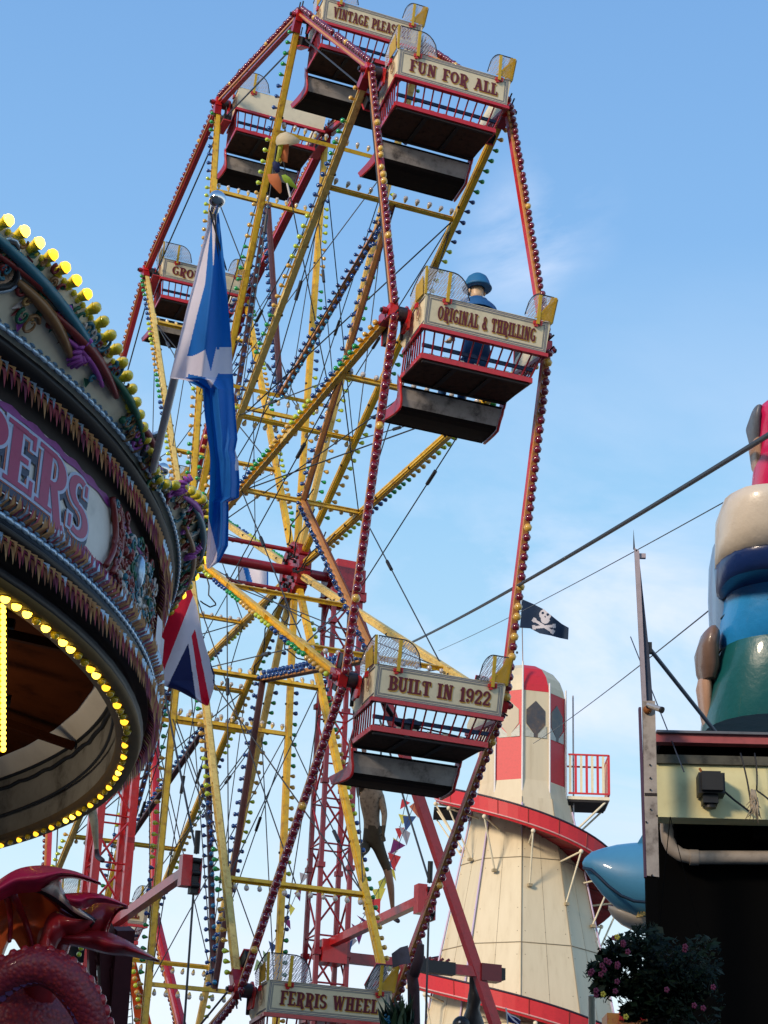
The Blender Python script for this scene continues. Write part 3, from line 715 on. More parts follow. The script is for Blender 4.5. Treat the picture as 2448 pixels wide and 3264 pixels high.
# balcony
ba=A0+2*PI*2.6/N10; bd=V((cos(ba),sin(ba),0)); bs=V((-sin(ba),cos(ba),0)); bc=HX+bd*1.55
bd=V((RT.x,RT.y,0)).normalized(); bs=V((-bd.y,bd.x,0)); bc=HX+bd*1.42+bs*.15
mb=MB(); mb.box(bc+V((0,0,12.10)),(.98,1.0,.07),cream2,(bd,bs,V((0,0,1)))); mb.box(bc+V((0,0,12.04)),(.9,.96,.05),mat('black underside',(.02,.018,.02),.8),(bd,bs,V((0,0,1))))
for s in(-1,1): mb.tube(bc+bd*.45+bs*.45*s+V((0,0,12.08)),HX+bd*1.05+bs*.4*s+V((0,0,11.25)),.025,cream2,6)
bal=build('balcony',mb,hs)
mb=MB()
for z in(12.2,13.08): 
    mb.beam(bc-bd*.42-bs*.5+V((0,0,z)),bc+bd*.48-bs*.5+V((0,0,z)),.035,.035,hred); mb.beam(bc+bd*.48-bs*.5+V((0,0,z)),bc+bd*.48+bs*.5+V((0,0,z)),.035,.035,hred); mb.beam(bc-bd*.42+bs*.5+V((0,0,z)),bc+bd*.48+bs*.5+V((0,0,z)),.035,.035,hred)
build('balcony_rail',mb,bal)
for i in range(8):
    mb=MB(); c=bc+bd*(-.38+.122*i)-bs*.5; mb.beam(c+V((0,0,12.2)),c+V((0,0,13.08)),.055,.015,hred if i%2 else cream,bs); build('picket',mb,bal)
for i in range(1,7):
    mb=MB(); c=bc+bd*.48+bs*(-.5+.15*i); mb.beam(c+V((0,0,12.2)),c+V((0,0,13.08)),.06,.015,hred if i%2 else cream,bd); build('picket',mb,bal)
ls=-bd; mb=MB(); c=HX-bd*1.5+bs*.5; mb.box(c+V((0,0,11.85)),(.9,.9,.08),mat('black underside',(.02,.018,.02),.8),(bd,bs,V((0,0,1))))
for s in(-1,1):
    mb.tube(c-bd*.4+bs*.4*s+V((0,0,11.85)),HX-bd*1.2+bs*.3*s+V((0,0,10.7)),.02,cream2,6)
build('stair_landing',mb,hs)
# ------------------------------------------------------------------ flags
def gridflag(name,pts_fn,nu,nv,colf,parent=None,solid=.004,O=None,smooth=True):
    mb=MB(); rows=[[pts_fn(i/nu,j/nv) for i in range(nu+1)] for j in range(nv+1)]
    mb.grid(rows,white,smooth,fm=lambda i,j:colf((i+.5)/nu,(j+.5)/nv))
    o=build(name,mb,parent,O); return o
fblue=mat('saltire blue cloth',(.006,.17,.58),.7,var=.04,sub=.3); fwhite=mat('white flag cloth',(.86,.80,.88),.7,var=.03,sub=.3); fred=mat('red flag cloth',(.85,.015,.05),.7,var=.04,sub=.3); fnavy=mat('navy flag cloth',(.01,.02,.11),.7,var=.04,sub=.3)
fpir=mat('faded navy pirate cloth',(.012,.035,.085),.75,var=.1,scale=3,sub=.1); fbone=mat('bone white print',(.62,.6,.66),.7,var=0)
# pirate flag on the dome
D=39.9
pf=thing('pirate_flag',hp(.05,0,15.2),'dark blue skull and crossbones flag on a thin pole above the helter skelter','flag')
mb=MB(); mb.tube(hp(0,0,15.15),W(1663,1905,D),.012,white,6); mb.ball(W(1648,2080,D),.03,steel,6,4); build('flagpole',mb,pf)
topc=[(1665,1910),(1700,1925),(1735,1943),(1765,1968),(1790,1988),(1813,2001)]; botc=[(1657,2001),(1690,2003),(1720,2019),(1755,2026),(1785,2034),(1811,2039)]
def lerp2(c,t):
    t=t*(len(c)-1); i=min(int(t),len(c)-2); f=t-i; return (c[i][0]*(1-f)+c[i+1][0]*f,c[i][1]*(1-f)+c[i+1][1]*f)
def pfp(u,v):
    a=lerp2(topc,u);b=lerp2(botc,u); return W(a[0]*(1-v)+b[0]*v,a[1]*(1-v)+b[1]*v,D+.14*sin(u*9)*u)
def pcol(u,v):
    x=1665+(1813-1665)*u; a=lerp2(topc,u);b=lerp2(botc,u); y=a[1]*(1-v)+b[1]*v; x=a[0]*(1-v)+b[0]*v
    dx,dy=(x-1738),(y-1959)
    sk=(dx/19)**2+(dy/18)**2<1 or ((x-1738)/14)**2+((y-1975)/13)**2<1
    eye=((x-1730)/4.2)**2+((y-1954)/4.2)**2<1 or ((x-1746)/4.6)**2+((y-1959)/4.4)**2<1 or ((x-1738)/2)**2+((y-1966)/3)**2<1
    if eye: return fpir
    if sk: return fbone
    for (x0,y0,x1,y1) in((1699,1974,1765,2016),(1698,2000,1770,1995)):
        L2=math.hypot(x1-x0,y1-y0); t=((x-x0)*(x1-x0)+(y-y0)*(y1-y0))/L2**2; d=abs((x-x0)*(y1-y0)-(y-y0)*(x1-x0))/L2
        if -.02<t<1.02 and d<(4.2 if .12<t<.88 else 7): return fbone
    return fpir
gridflag('flag_cloth',pfp,110,70,pcol,pf)
# ------------------------------------------------------------------ CAROUSEL
CC=V((-2.215,11.04,0))
def cp(r,a,z): return CC+V((r*cos(R(a)),r*sin(R(a)),z))
car=thing('carousel',V((CC.x,CC.y,GZ)),'ornate carousel with painted rounding boards ending in the letters PERS and rows of yellow bulbs','carousel')
cbl=mat('carousel black moulding',(.008,.006,.007),.45,var=.1,spec=.25); cdk=mat('carousel dark underside',(.085,.022,.006),.8,var=.2,scale=3,spec=.03)
silver=mat('blue silver leaf',(.50,.66,.82),.25,metal=.5,var=.2,scale=30); sky2=mat('pale blue paint',(.10,.22,.36),.4,var=.1)
purp=mat('purple paint',(.26,.03,.24),.5,var=.12); mag=mat('magenta paint',(.36,.006,.085),.45,var=.06); salm=mat('salmon paint',(.62,.19,.13),.5,var=.05); palb=mat('pale outline paint',(.42,.48,.66),.5,var=.05); navp=mat('navy letter shadow',(.012,.025,.075),.5,var=.05)
leafc=[mat('rose leaf',(.52,.08,.11),.5),mat('bronze leaf',(.36,.12,.05),.5),mat('gilt leaf',(.65,.33,.12),.45),mat('plum leaf',(.28,.04,.10),.5)]
ccream=mat('aged cream board',(.72,.66,.50),.55,var=.08,scale=5); board=mat('letter board grey cream',(.70,.66,.60),.5,var=.07,scale=5)
def ring(mb,prof,m,a0=0,a1=360,step=3,smooth=True):
    n=int((a1-a0)/step); rows=[[cp(r,a0+(a1-a0)*i/n,z) for i in range(n+1)] for r,z in prof]
    mb.grid(rows,m,smooth)
bd_=MB(); ring(bd_,[(4.93,4.80),(4.93,5.20)],board,-180,180)
lb=build('rounding_board',bd_,car)
mb=MB(); ring(mb,[(4.80,4.44),(4.84,4.41),(4.92,4.42),(4.94,4.46),(4.9,4.47),(4.9,4.58),(4.97,4.58),(5.0,4.61),(4.97,4.64),(4.93,4.645),(4.92,4.80)],cbl,-180,180)
ring(mb,[(4.92,5.19),(4.92,5.33),(4.98,5.34),(5.04,5.37),(5.03,5.41),(4.96,5.42),(4.95,5.47)],cbl,-180,180)
build('black_moulding',mb,car)
mb=MB(); ring(mb,[(4.79,4.435),(4.80,4.40),(4.915,4.395),(4.93,4.425)],mat('dull gold lip',(.16,.09,.012),.55,var=.2,scale=9,dirt=(.10,.06,.01)),-180,180); build('gold_lip',mb,car)
mb=MB()
def wavy(z0,z1,m,f,ph):
    n=720; rows=[[],[]]
    for i in range(n+1):
        a=-180+i*.5; rows[0].append(cp(4.934,a,z0+.006*sin(a*f+ph)));rows[1].append(cp(4.934,a,z1+.008*sin(a*f*1.3+ph)))
    mb.grid(rows,m,True)
wavy(5.165,5.20,purp,2.1,0); wavy(4.80,4.838,purp,2.,1); wavy(4.834,4.85,mag,2.,1)
build('painted_border',mb,lb)
# leaf fringes, silver beads
mb=MB(); rnd=random.Random(5)
def leaf(a,z,h,w,m,r=4.95,flip=1):
    pts=[cp(r,a-w,z),cp(r+.035,a-w*.35,z+flip*h*.35),cp(r+.045,a,z+flip*h),cp(r+.035,a+w*.35,z+flip*h*.35),cp(r,a+w,z),cp(r+.05,a,z+flip*h*.3)]
    mb.add(pts,[(0,1,5),(1,2,5),(2,3,5),(3,4,5),(4,0,5)],m)
a=-100
while a<30:
    for z,h,fl in((5.335,.125,-1),(4.69,.10,1),(4.575,.12,-1)):
        leaf(a,z,h*rnd.uniform(.85,1.05),.36,leafc[int(rnd.random()*4)],4.955,fl); leaf(a+.22,z,h*.6,.12,silver if rnd.random()<.45 else leafc[2],4.985,fl)
        leaf(a-.12,z,h*.85,.12,leafc[int(rnd.random()*4)],4.975,fl)
    a+=.62
build('leaf_fringe',mb,car)
mb=MB(); a=-100
while a<30:
    for z,r in((5.428,5.058),(4.658,4.985)):
        rr=V((cos(R(a)),sin(R(a)),0)); tt=V((-sin(R(a)),cos(R(a)),0))
        mb.ball(cp(r,a,z),.012,silver,6,4,(1,3.6,1.25),(rr,tt,V((0,0,1)))); mb.ball(cp(r+.0,a+.36,z+.022),.009,sky2,5,3,(1,3,1),(rr,tt,V((0,0,1))))
    a+=.72
build('silver_beading',mb,car)
# letters
def cyl(u,v,w): 
    a=-34.6+math.degrees(u/4.93); return cp(4.937+w,a,4.85+v)
mb=MB(); txt='GALLOPERS'; h=.29; wt=width(txt,.02)*h
aS=-36.4; x1=(aS+34.6)*PI/180*4.93; cond=1.42; x0=x1-wt*cond
def cyl2(u,v,w): return cp(4.937+w,math.degrees(u/4.93)-34.6,4.852+v)
kw=dict(gap=.02,cond=cond); yb_=.0
bl=MB(); letters(bl,txt,cyl2,h,navp,x0,0,-.012,-.03,.001,.16,**kw); letters(bl,txt,cyl2,h,navp,x0,0,-.004,-.014,.0012,.14,**kw)
letters(bl,txt,cyl2,h,salm,x0,0,-.020,-.012,.003,.05,**kw); letters(bl,txt,cyl2,h,salm,x0,0,-.014,-.006,.0035,.05,**kw)
letters(bl,txt,cyl2,h,palb,x0,0,0,0,.0055,.10,**kw); letters(bl,txt,cyl2,h,mag,x0,0,0,0,.008,.0,**kw)
build('lettering',bl,lb)
# end ornament of the board: maroon carved frame and scrolls right of the lettering
def spiral(mb,a,z,r,m,rad_=4.97,turns=1.6,th=.014,flip=1,tilt=0):
    pts=[];rs=[]
    for i in range(26):
        t=i/25; an=turns*2*PI*t*flip+tilt; q_=r*(1-t*.85)
        pts.append(cp(rad_+.02*t,a+math.degrees(q_*cos(an)/4.95),z+q_*sin(an)*.9)); rs.append(th*(1-.6*t))
    mb.path(pts,th,m,6,rs)
woodc=[mat('carved maroon',(.22,.022,.02),.4),mat('carved bronze',(.28,.14,.05),.4),mat('carved gilt',(.45,.26,.08),.35),mat('leaf green paint',(.015,.13,.07),.5),mat('violet petal',(.42,.09,.45),.5),mat('pale carving',(.55,.5,.46),.5),mat('teal carving',(.03,.17,.24),.4)]
mb=MB(); rnd=random.Random(11)
for i in range(46):
    z=4.83+.35*(i%10)/9+rnd.uniform(-.02,.02); a=rnd.uniform(-32.6,-29)-(z-5.0)*4
    if i%3: spiral(mb,a,z,rnd.uniform(.02,.05),woodc[rnd.choice((0,0,0,1,6))],4.95,rnd.uniform(1,1.8),.011,rnd.choice((-1,1)),rnd.uniform(0,6))
    else: mb.ball(cp(4.95,a,z),rnd.uniform(.015,.03),woodc[rnd.choice((0,1,6,5))],7,5)
for i in range(90):
    z=rnd.uniform(4.83,5.2); a=rnd.uniform(-29,-20); spiral(mb,a,z,rnd.uniform(.02,.06),woodc[rnd.choice((3,6,6,0,5,1))],4.95,rnd.uniform(.7,1.6),.010,rnd.choice((-1,1)),rnd.uniform(0,6))
for zz in(0,1): mb.path([cp(4.955,-33.6+3.4*sin(PI*(i/12))*(.35) +zz*1.1,4.84+.36*i/12) for i in range(13)],.016,woodc[0],6)
mb.ball(cp(4.97,-27.4,5.02),.07,silver,12,8,(.4,.5,1.3),(V((cos(R(-27)),sin(R(-27)),0)),V((-sin(R(-27)),cos(R(-27)),0)),V((0,0,1))))
build('carved_ornament',mb,lb)
# white painted cloth panel at the far right of the board
mb=MB(); mb.grid([[cp(4.99+.02*sin(a*2.1),a,z) for a in [-19+1.2*i for i in range(12)]] for z in(4.66,4.8,4.95,5.05)],mat('satin white panel',(.5,.5,.56),.35,var=.2,scale=7,dirt=(.4,.2,.25)),True)
build('painted_panel',mb,lb)
# crown cresting
def crest(a):
    b=(a+51)%65   # big arch 44 wide, small arch 21 wide
    if b>32.5+11: b-=65
    if b<=22: t=abs(b)/22; return 5.69-.26*(t**1.7 if t<.75 else 1-(1-t)**.8*1.5) if False else 5.43+.265*(cos(min(1,t)*PI)*.5+.5)**.85
    t=abs((b-32.5)/10.5); return 5.435+.16*max(0,1-t**2.4)
mb=MB(); rows=[[],[],[],[]]; n=360
for i in range(n+1):
    a=-180+i; z=crest(a); f=lambda zz:4.97+.9*(zz-5.35)
    rows[0].append(cp(f(5.395),a,5.395));rows[1].append(cp(f((z+5.455)/2)+.0,a,(z+5.455)/2));rows[2].append(cp(f(z),a,z));rows[3].append(cp(f(z)-.07,a,z+.01))
mb.grid(rows,ccream); mb.grid([rows[3],[cp(4.93,-180+i,5.45) for i in range(n+1)]],cdk)
cr=build('crown_cresting',mb,car)
mb=MB(); rnd=random.Random(21)
def cf(a,z,off=.01): return cp(4.97+.9*(z-5.35)+off,a,z)
for i in range(620):
    a=rnd.uniform(-75,8); zt=crest(a); z=5.46+(zt-5.47)*rnd.random()
    if -41<a<-37 and z<5.53 : continue
    if -47<a<-43 and 5.47<z<5.52: continue
    m=woodc[rnd.choice((0,0,1,1,2,3,3,3,4,5,6,6))]; r=rnd.uniform(.015,.045); k=rnd.random()
    if k<.55:
        pts=[];tn=rnd.uniform(.6,1.6);fl=rnd.choice((-1,1));t0=rnd.uniform(0,6)
        for j in range(16):
            t=j/15; an=tn*2*PI*t*fl+t0; q_=r*(1-.85*t); pts.append(cf(a+math.degrees(q_*cos(an)/5.1),z+q_*sin(an),.02+.015*t))
        mb.path(pts,.01,m,5,[.0105*(1-.6*j/15) for j in range(16)])
    elif k<.8:
        d=rnd.uniform(0,6); c=cf(a,z,.02); u=math.degrees(.02/5.1)
        mb.add([cf(a-u*cos(d)*1.6,z-.032*sin(d),.01),cf(a+u*sin(d),z-.014*cos(d),.03),cf(a+u*cos(d)*1.6,z+.032*sin(d),.012),cf(a-u*sin(d),z+.014*cos(d),.02)],[(0,1,2,3)],m)
    else: mb.ball(cf(a,z,.012),rnd.uniform(.01,.022),m,6,4)
# long carved curls along the big arch
for j,(a0,a1,z0,z1,m,w) in enumerate(((-56,-41,5.66,5.53,woodc[6],.03),(-52,-43,5.60,5.56,woodc[0],.022),(-47,-39,5.56,5.50,woodc[0],.03),(-41,-34,5.54,5.47,woodc[3],.022),(-50,-44,5.57,5.49,woodc[1],.03),(-36,-31,5.50,5.46,woodc[0],.02),(-26,-20,5.5,5.56,woodc[4],.02),(-24,-14,5.53,5.55,woodc[6],.024),(-22,-10,5.47,5.5,woodc[1],.022),(-45,-40.5,5.525,5.49,woodc[4],.02))):
    mb.path([cf(a0+(a1-a0)*i/14,z0+(z1-z0)*(i/14)+.018*sin(PI*i/14),.025) for i in range(15)],w,m,6,[w*(.4+.6*sin(PI*(i+1)/16)) for i in range(15)])
def shell(a,z,r,m):
    for i in range(9):
        an=PI*.15+PI*1.1*i/8; mb.path([cf(a,z,.02),cf(a+math.degrees(r*.6*cos(an)/5.1),z-r*.6*sin(an),.05),cf(a+math.degrees(r*cos(an)/5.1),z-r*sin(an),.02)],.012,m,5,[.004,.014,.008])
shell(-43.5,5.53,.07,woodc[4]); shell(-27,5.52,.06,woodc[4]); shell(-17,5.5,.05,woodc[4])
build('carved_flowers',mb,cr)
for (a,z,rx,rz) in((-51.5,5.56,.10,.075),(-33.4,5.487,.05,.04)):
    mb=MB(); ot=[(cos(2*PI*i/28)*(1+.14*cos(4*2*PI*i/28)),sin(2*PI*i/28)*(1+.14*cos(4*2*PI*i/28))) for i in range(28)]
    mb.add([cf(a+math.degrees(x*rx/5.1),z+y*rz,.022) for x,y in ot],[tuple(range(28))],mat('etched mirror',(.62,.62,.58),.06,metal=1,var=0))
    mi=build('mirror',mb,cr); mb=MB(); mb.path([cf(a+math.degrees(x*rx*1.12/5.1),z+y*rz*1.12,.03) for x,y in ot],.012,blackm,6,closed=True); mb.path([cf(a+math.degrees(x*rx*1.3/5.1),z+y*rz*1.3,.02) for x,y in ot],.010,silver,6,closed=True)
    for i in range(10): an=2*PI*i/10; mb.tube(cf(a+math.degrees(.006*cos(an)/5.1),z+.006*sin(an),.025),cf(a+math.degrees(.022*cos(an)/5.1),z+.022*sin(an),.025),.0012,white,4)
    build('mirror_frame',mb,mi)
# yellow bulbs: along the cresting edge and under the lower rim
glow=mat('lit yellow bulb',(1,.66,.06),.3,var=0,emit=4.5); dimb=mat('unlit yellow bulb',(.78,.60,.02),.15,var=0,coat=1); dimo=mat('amber glow bulb',(1,.55,.03),.25,var=0,emit=1.6); cupy=mat('yellow lamp cup',(.85,.68,.03),.3,var=.05)
pb={}
def yb(p,ax,m,parent,r=.031,L_=.044):
    ax=V(ax).normalized(); key=(m.name,round(r,3),tuple(round(c,1) for c in ax))
    if key not in pb:
        t=MB(); axx=V(key[2]).normalized(); t.tube((0,0,0),axx*L_,r*.55,cupy,8,r2=r*.95,cap=False); t.tube((0,0,0),-axx*.01,r*.7,cupy,8); t.ball(axx*(L_+.004),r*.86,m,9,6); pb[key]=t.mesh('bulb')
    o=bpy.data.objects.new('bulb',pb[key]); COL.objects.link(o); o.parent=parent; o.location=(V(p)-ORG[car])*K; return o
a=-58; i=0
while a<-2:
    z=crest(a); dz=(crest(a+.5)-crest(a-.5)); step=1.12/math.sqrt(1+(dz/(PI/180*5.1))**2)
    s=V((cos(R(a)),sin(R(a)),0)); lit=glow if i<8 else (dimo if i<12 or -22<a<-9 and i%2 else dimb)
    up=V((s.x,s.y,.35))
    yb(cp(4.97+.9*(z-5.35)-.01,a,z+.0),up,lit,cr); a+=step*.98; i+=1
mb=MB(); a=-58
while a<-2:
    z=crest(a); mb.ball(cp(4.97+.9*(z-5.35)-.005,a,z-.005),.016,cupy,6,4); a+=.5
build('lamp_cups',mb,cr)
for i in range(30):
    a=-52+1.15*i; yb(cp(4.87,a,4.42),(-.2*cos(R(a)),-.2*sin(R(a)),-1),(glow if i in(6,8,9,10,12,14,15,19,1) else (dimo if i%3==0 else dimb)),car,.026,.028)
for i in range(46):
    a=-17+1.42*i; yb(cp(4.855,a,4.41),(-.45*cos(R(a)),-.45*sin(R(a)),-1),(glow if i in(6,16,17,27,33,34,38,41,42,44,45) else (dimo if i%2 else dimb)),car,.021,.022)
# underside: canvas tilt, inner boards, ceiling
canvas=mat('cream canvas tilt',(.85,.78,.66),.8,var=.1,scale=2,sub=.7,spec=.05,dirt=(.6,.52,.4)); greyb=mat('weathered grey boards',(.34,.33,.30),.8,var=.2,scale=3,spec=.1,dirt=(.12,.11,.095),bump=.3)
mb=MB(); ring(mb,[(4.80,4.42),(4.80,4.62),(4.78,4.64),(4.78,4.82)],greyb,-180,180)
ib=build('inner_board',mb,car)
mb=MB(); n=240
for zz,am in((4.74,.02),(4.56,.0)): mb.path([cp(4.765,-180+i*1.5,zz+am*abs(sin(i*1.1))) for i in range(n)],.014 if am else .01,blackm,5,closed=True)
mb.path([cp(4.77,-180+i*1.5,4.825) for i in range(n)],.012,blackm,5,closed=True)
build('black_scallop_line',mb,ib)
mb=MB(); ring(mb,[(4.90,5.40),(4.3,5.5),(3.2,5.9),(.3,7.0)],canvas,-180,180,15,False)
ring(mb,[(4.79,4.825),(4.66,4.95)],mat('sunlit-toned canvas valance',(.92,.86,.76),.8,var=.04,scale=2,spec=.05),-180,180,6,False)  # valance colour made paler to stand in for sun through the canvas
ti=build('canvas_tilt',mb,car)
mb=MB()
for i in range(24): mb.tube(cp(4.8,15*i,5.40),cp(.35,15*i,6.9),.02,mat('dark roof rib',(.05,.015,.008),.7),6)
build('roof_ribs',mb,ti)
mb=MB(); ring(mb,[(4.67,4.93),(4.2,5.02),(2.6,5.22),(.4,5.5)],cdk,-180,180,6,False)
ce=build('ceiling',mb,car)
mb=MB()
for i in range(16):
    mb.beam(cp(4.2,22.5*i+4,4.96),cp(.5,22.5*i+4,5.42),.05,.05,cbl); mb.beam(cp(4.76,22.5*i+4,4.80),cp(3.9,22.5*i+4,4.95),.04,.05,mat('sweep timber',(.06,.016,.006),.8,spec=.05))
    mb.tube(cp(4.2,22.5*i-6,4.8),cp(2.4,22.5*i-2,4.9),.035,cbl,6); mb.tube(cp(3.0,22.5*i,4.2),cp(3.0,22.5*i,5.0),.01,cbl,5)
build('sweeps',mb,ce)
mb=MB(); mb.tube(cp(0,0,GZ),cp(0,0,6.9),.5,mat('centre drum ochre',(.24,.07,.02),.5),18); mb.ball(cp(0,0,6.95),.2,gold,12,8); build('centre_truck',mb,car)
pz=W(6,2390,8.6); pt_=W(6,1880,8.4)
mb=MB(); mb.tube(pz,pt_+V((0,0,.1)),.018,cbl,6); lp=build('lamp_strip',mb,car)
for i in range(30):
    t=i/29; p=pz.lerp(pt_,t); yb(p,(.2,-1,0),glow,lp,.016,.012)
mb=MB(); c=W(240,2357,14.2); mb.box(c,(.27,.1,.10),mat('yellow painted beam end',(.50,.40,.12),.5,var=.15),(V((RT.x,RT.y,0)).normalized(),V((FW.x,FW.y,0)).normalized(),V((0,0,1)))); mb.tube(c+V((0,-.06,0)),c+V((0,-.05,0)),.012,blackm,8)
build('beam_end',mb,car)
mb=MB()
for i in range(12):
    x=cp(4.1,30*i+10,2.9)
    mb.tube(cp(4.1,30*i+10,GZ+.2),cp(4.1,30*i+10,4.9),.02,mat('brass pole',(.5,.3,.08),.25,metal=1),8)
ring(mb,[(4.7,GZ+.02),(4.7,GZ+.25),(.4,GZ+.25)],mat('platform boards',(.12,.07,.04),.7),-180,180,6)
build('platform',mb,car)
# ------------------------------------------------------------------ flags on the carousel
bx=V((RT.x,RT.y,0)).normalized(); by=V((FW.x,FW.y,0)).normalized(); bz=V((0,0,1))
p0=cp(5.08,-31.2,5.44); p1=W(684,668,7.2)
sf=thing('saltire_flag',p0,'long blue and white saltire flag hanging in folds from a white pole on the carousel','flag')
mb=MB(); mb.tube(p0,p0.lerp(p1,.52),.020,white,10); mb.tube(p0.lerp(p1,.52),p1,.015,white,10); mb.tube(p0.lerp(p1,.5),p0.lerp(p1,.52),.026,mat('grey clamp',(.2,.2,.2),.4),10); mb.tube(p0.lerp(p1,.515),p0.lerp(p1,.515)+bx*.05,.009,blackm,6)
mb.tube(p1,p1+(p1-p0).normalized()*.05,.02,chrome,10); mb.ball(p1+(p1-p0).normalized()*.075,.034,chrome,18,12)
build('flagpole',mb,sf)
SL=[(675,665,697),(720,660,702),(800,640,711),(900,617,721),(1000,591,730),(1100,567,738),(1190,545,742),(1205,541,743),(1216,560,744),(1210,640,744),(1250,648,746),(1320,655,751),(1400,668,757),(1440,671,750),(1480,672,762),(1540,669,764),(1588,667,762),(1600,666,728),(1660,664,729),(1740,660,727),(1790,656,700),(1812,661,670)]
SL=[(675,665,697),(720,660,702),(800,640,711),(900,617,721),(1000,591,730),(1100,567,738),(1205,541,743),(1212,592,744),(1240,646,745),(1320,652,751),(1400,662,757),(1436,668,750),(1470,670,760),(1540,669,764),(1586,667,762),(1600,666,728),(1660,664,729),(1740,660,727),(1790,656,700),(1812,660,668)]
def slr(y):
    for (a,l0,r0),(b,l1,r1) in zip(SL,SL[1:]):
        if y<=b: t=(y-a)/(b-a); return l0+(l1-l0)*t,r0+(r1-r0)*t
    return SL[-1][1:]
def sfp(u,v):
    y=675+(1812-675)*v; l,r=slr(y); x=l+(r-l)*u
    dep=7.22+ .0*v; amp=.05*min(1,v*3)
    fold=amp*math.sin(u*8.2+.6*sin(v*5))+.02*sin(u*17+v*6)*min(1,v*2)+.02*sin(v*14+u*2)
    return W(x,y,dep-.22*v*0+fold)
def sfc(u,v):
    y=675+(1812-675)*v; l,r=slr(y); x=l+(r-l)*u
    if y<1215 and x<l+6+min(32,(y-675)*.14): return fwhite
    if y<845 and abs(x-(683-(y-700)*.02))<8-(y-700)*.045: return fwhite
    top=1120+16*math.cos((x-600)/28.) +(26 if 655<x<690 else 0)*(1-abs(x-672)/18 if 655<x<690 else 0)*3
    if x>690: top=1106+ (8 if x<700 else 0)
    bot=1188+ (50-abs(x-672)*2 if 648<x<696 else 0)+ (4 if x>700 else 0)
    if x<655: bot=1200+max(0,(600-x))*.5 if x<600 else 1192+(x-600)*.2
    if top<y<bot and y<1245: return fwhite
    if y>1425 and y<1500 and x>r-((y-1425)*.2 if y<1480 else 12): return fwhite
    if y>1650 and x<l+min(34,(y-1650)*.3): return fwhite
    return fblue
gridflag('flag_cloth',sfp,120,440,sfc,sf)
mb=MB(); mb.tube(p1-bx*.02+bz*.0,W(722,862,7.25),.0035,steel,4); mb.tube(p1,W(700,900,7.25),.0035,steel,4); build('halyard',mb,sf)
q0=cp(5.0,8,5.4); q1=W(518,1513,9.6)
uf=thing('union_flag',q0,'red, white and blue union flag hanging below the corner of the carousel','flag')
mb=MB(); mb.tube(q0,q1,.015,white,8); mb.ball(q1+V((0,0,.03)),.035,chrome,14,9); build('flagpole',mb,uf)
ut=[(1800,585,590),(1863,570,603),(1930,545,627),(2000,520,640),(2060,500,655),(2100,485,668),(2152,470,685),(2170,470,684),(2200,566,680),(2249,655,664)]
def ufl(y):
    for (a,l0,r0),(b,l1,r1) in zip(ut,ut[1:]):
        if y<=b: t=(y-a)/(b-a); return l0+(l1-l0)*t,r0+(r1-r0)*t
    return ut[-1][1:]
UD=11.4
def ufp(u,v):
    y=1800+449*v; l,r=ufl(y); return W(l+(r-l)*u,y,UD+.05*sin(u*7+v*3)*v)
def side_(x,y,a,b): return (b[0]-a[0])*(y-a[1])-(b[1]-a[1])*(x-a[0])
def ufc(u,v):
    y=1800+449*v; l,r=ufl(y); x=l+(r-l)*u
    if side_(x,y,(606,1922),(508,2175))>0: return fred
    if side_(x,y,(600,2050),(535,2185))>0 : return fwhite
    if side_(x,y,(600,2050),(624,2222))>0 and y>2050: return fnavy
    if side_(x,y,(608,2010),(640,2225))>0 or y<2002: return fwhite
    if side_(x,y,(621,2002),(669,2240))>0: return fred
    if side_(x,y,(655,2015),(682,2190))<0 and y>2090 and x>r-5: return fnavy
    return fwhite
gridflag('flag_cloth',ufp,150,200,ufc,uf)
sg=thing('small_flag',WY(760,1865,24),'small white and blue flag far behind the axle of the wheel','flag')
gridflag('flag_cloth',lambda u,v:WY(762+93*u,1795+70*v+8*u,24+.08*sin(u*6)),40,20,lambda u,v: fblue if .1+.2*v<u<.28+.22*v or u>.95 else fwhite,sg)
mb=MB(); mb.tube(WY(760,1780,24),WY(762,1900,24),.01,steel,6); build('flagpole',mb,sg)
# wind spinner hung on the wheel
ws=thing('wind_spinner',W(895,425,22.6),'colourful cloth wind spinner with orange and green petals caught in front of the blank gondola','wind spinner')
def pxpoly(mb,pts,D,m,th=.03,bul=0): mb.poly([W(x,y,D+bul*math.sin(i*1.3)) for i,(x,y) in enumerate(pts)],m,th,-by)
sor=mat('orange nylon',(.75,.26,.10),.7,var=.05,sub=.4); sye=mat('lime yellow nylon',(.62,.66,.12),.7,var=.05,sub=.4); sgr=mat('lime green nylon',(.36,.55,.06),.7,var=.05,sub=.4); scr=mat('cream nylon',(.72,.62,.42),.7,var=.05,sub=.3)
D=21.5
mb=MB(); rows=[]
for r,yy in((2,422),(20,426),(30,436),(33,450),(30,463)):
    rows.append([W(913+r*cos(a)*1.05+ (10 if yy>440 else 0)*max(0,cos(a)),yy+3*sin(a)-(yy-440)*.35*max(0,cos(a)),D+r/262*sin(a)) for a in[2*PI*i/16 for i in range(17)]])
mb.grid(rows,scr); build('cap',mb,ws)
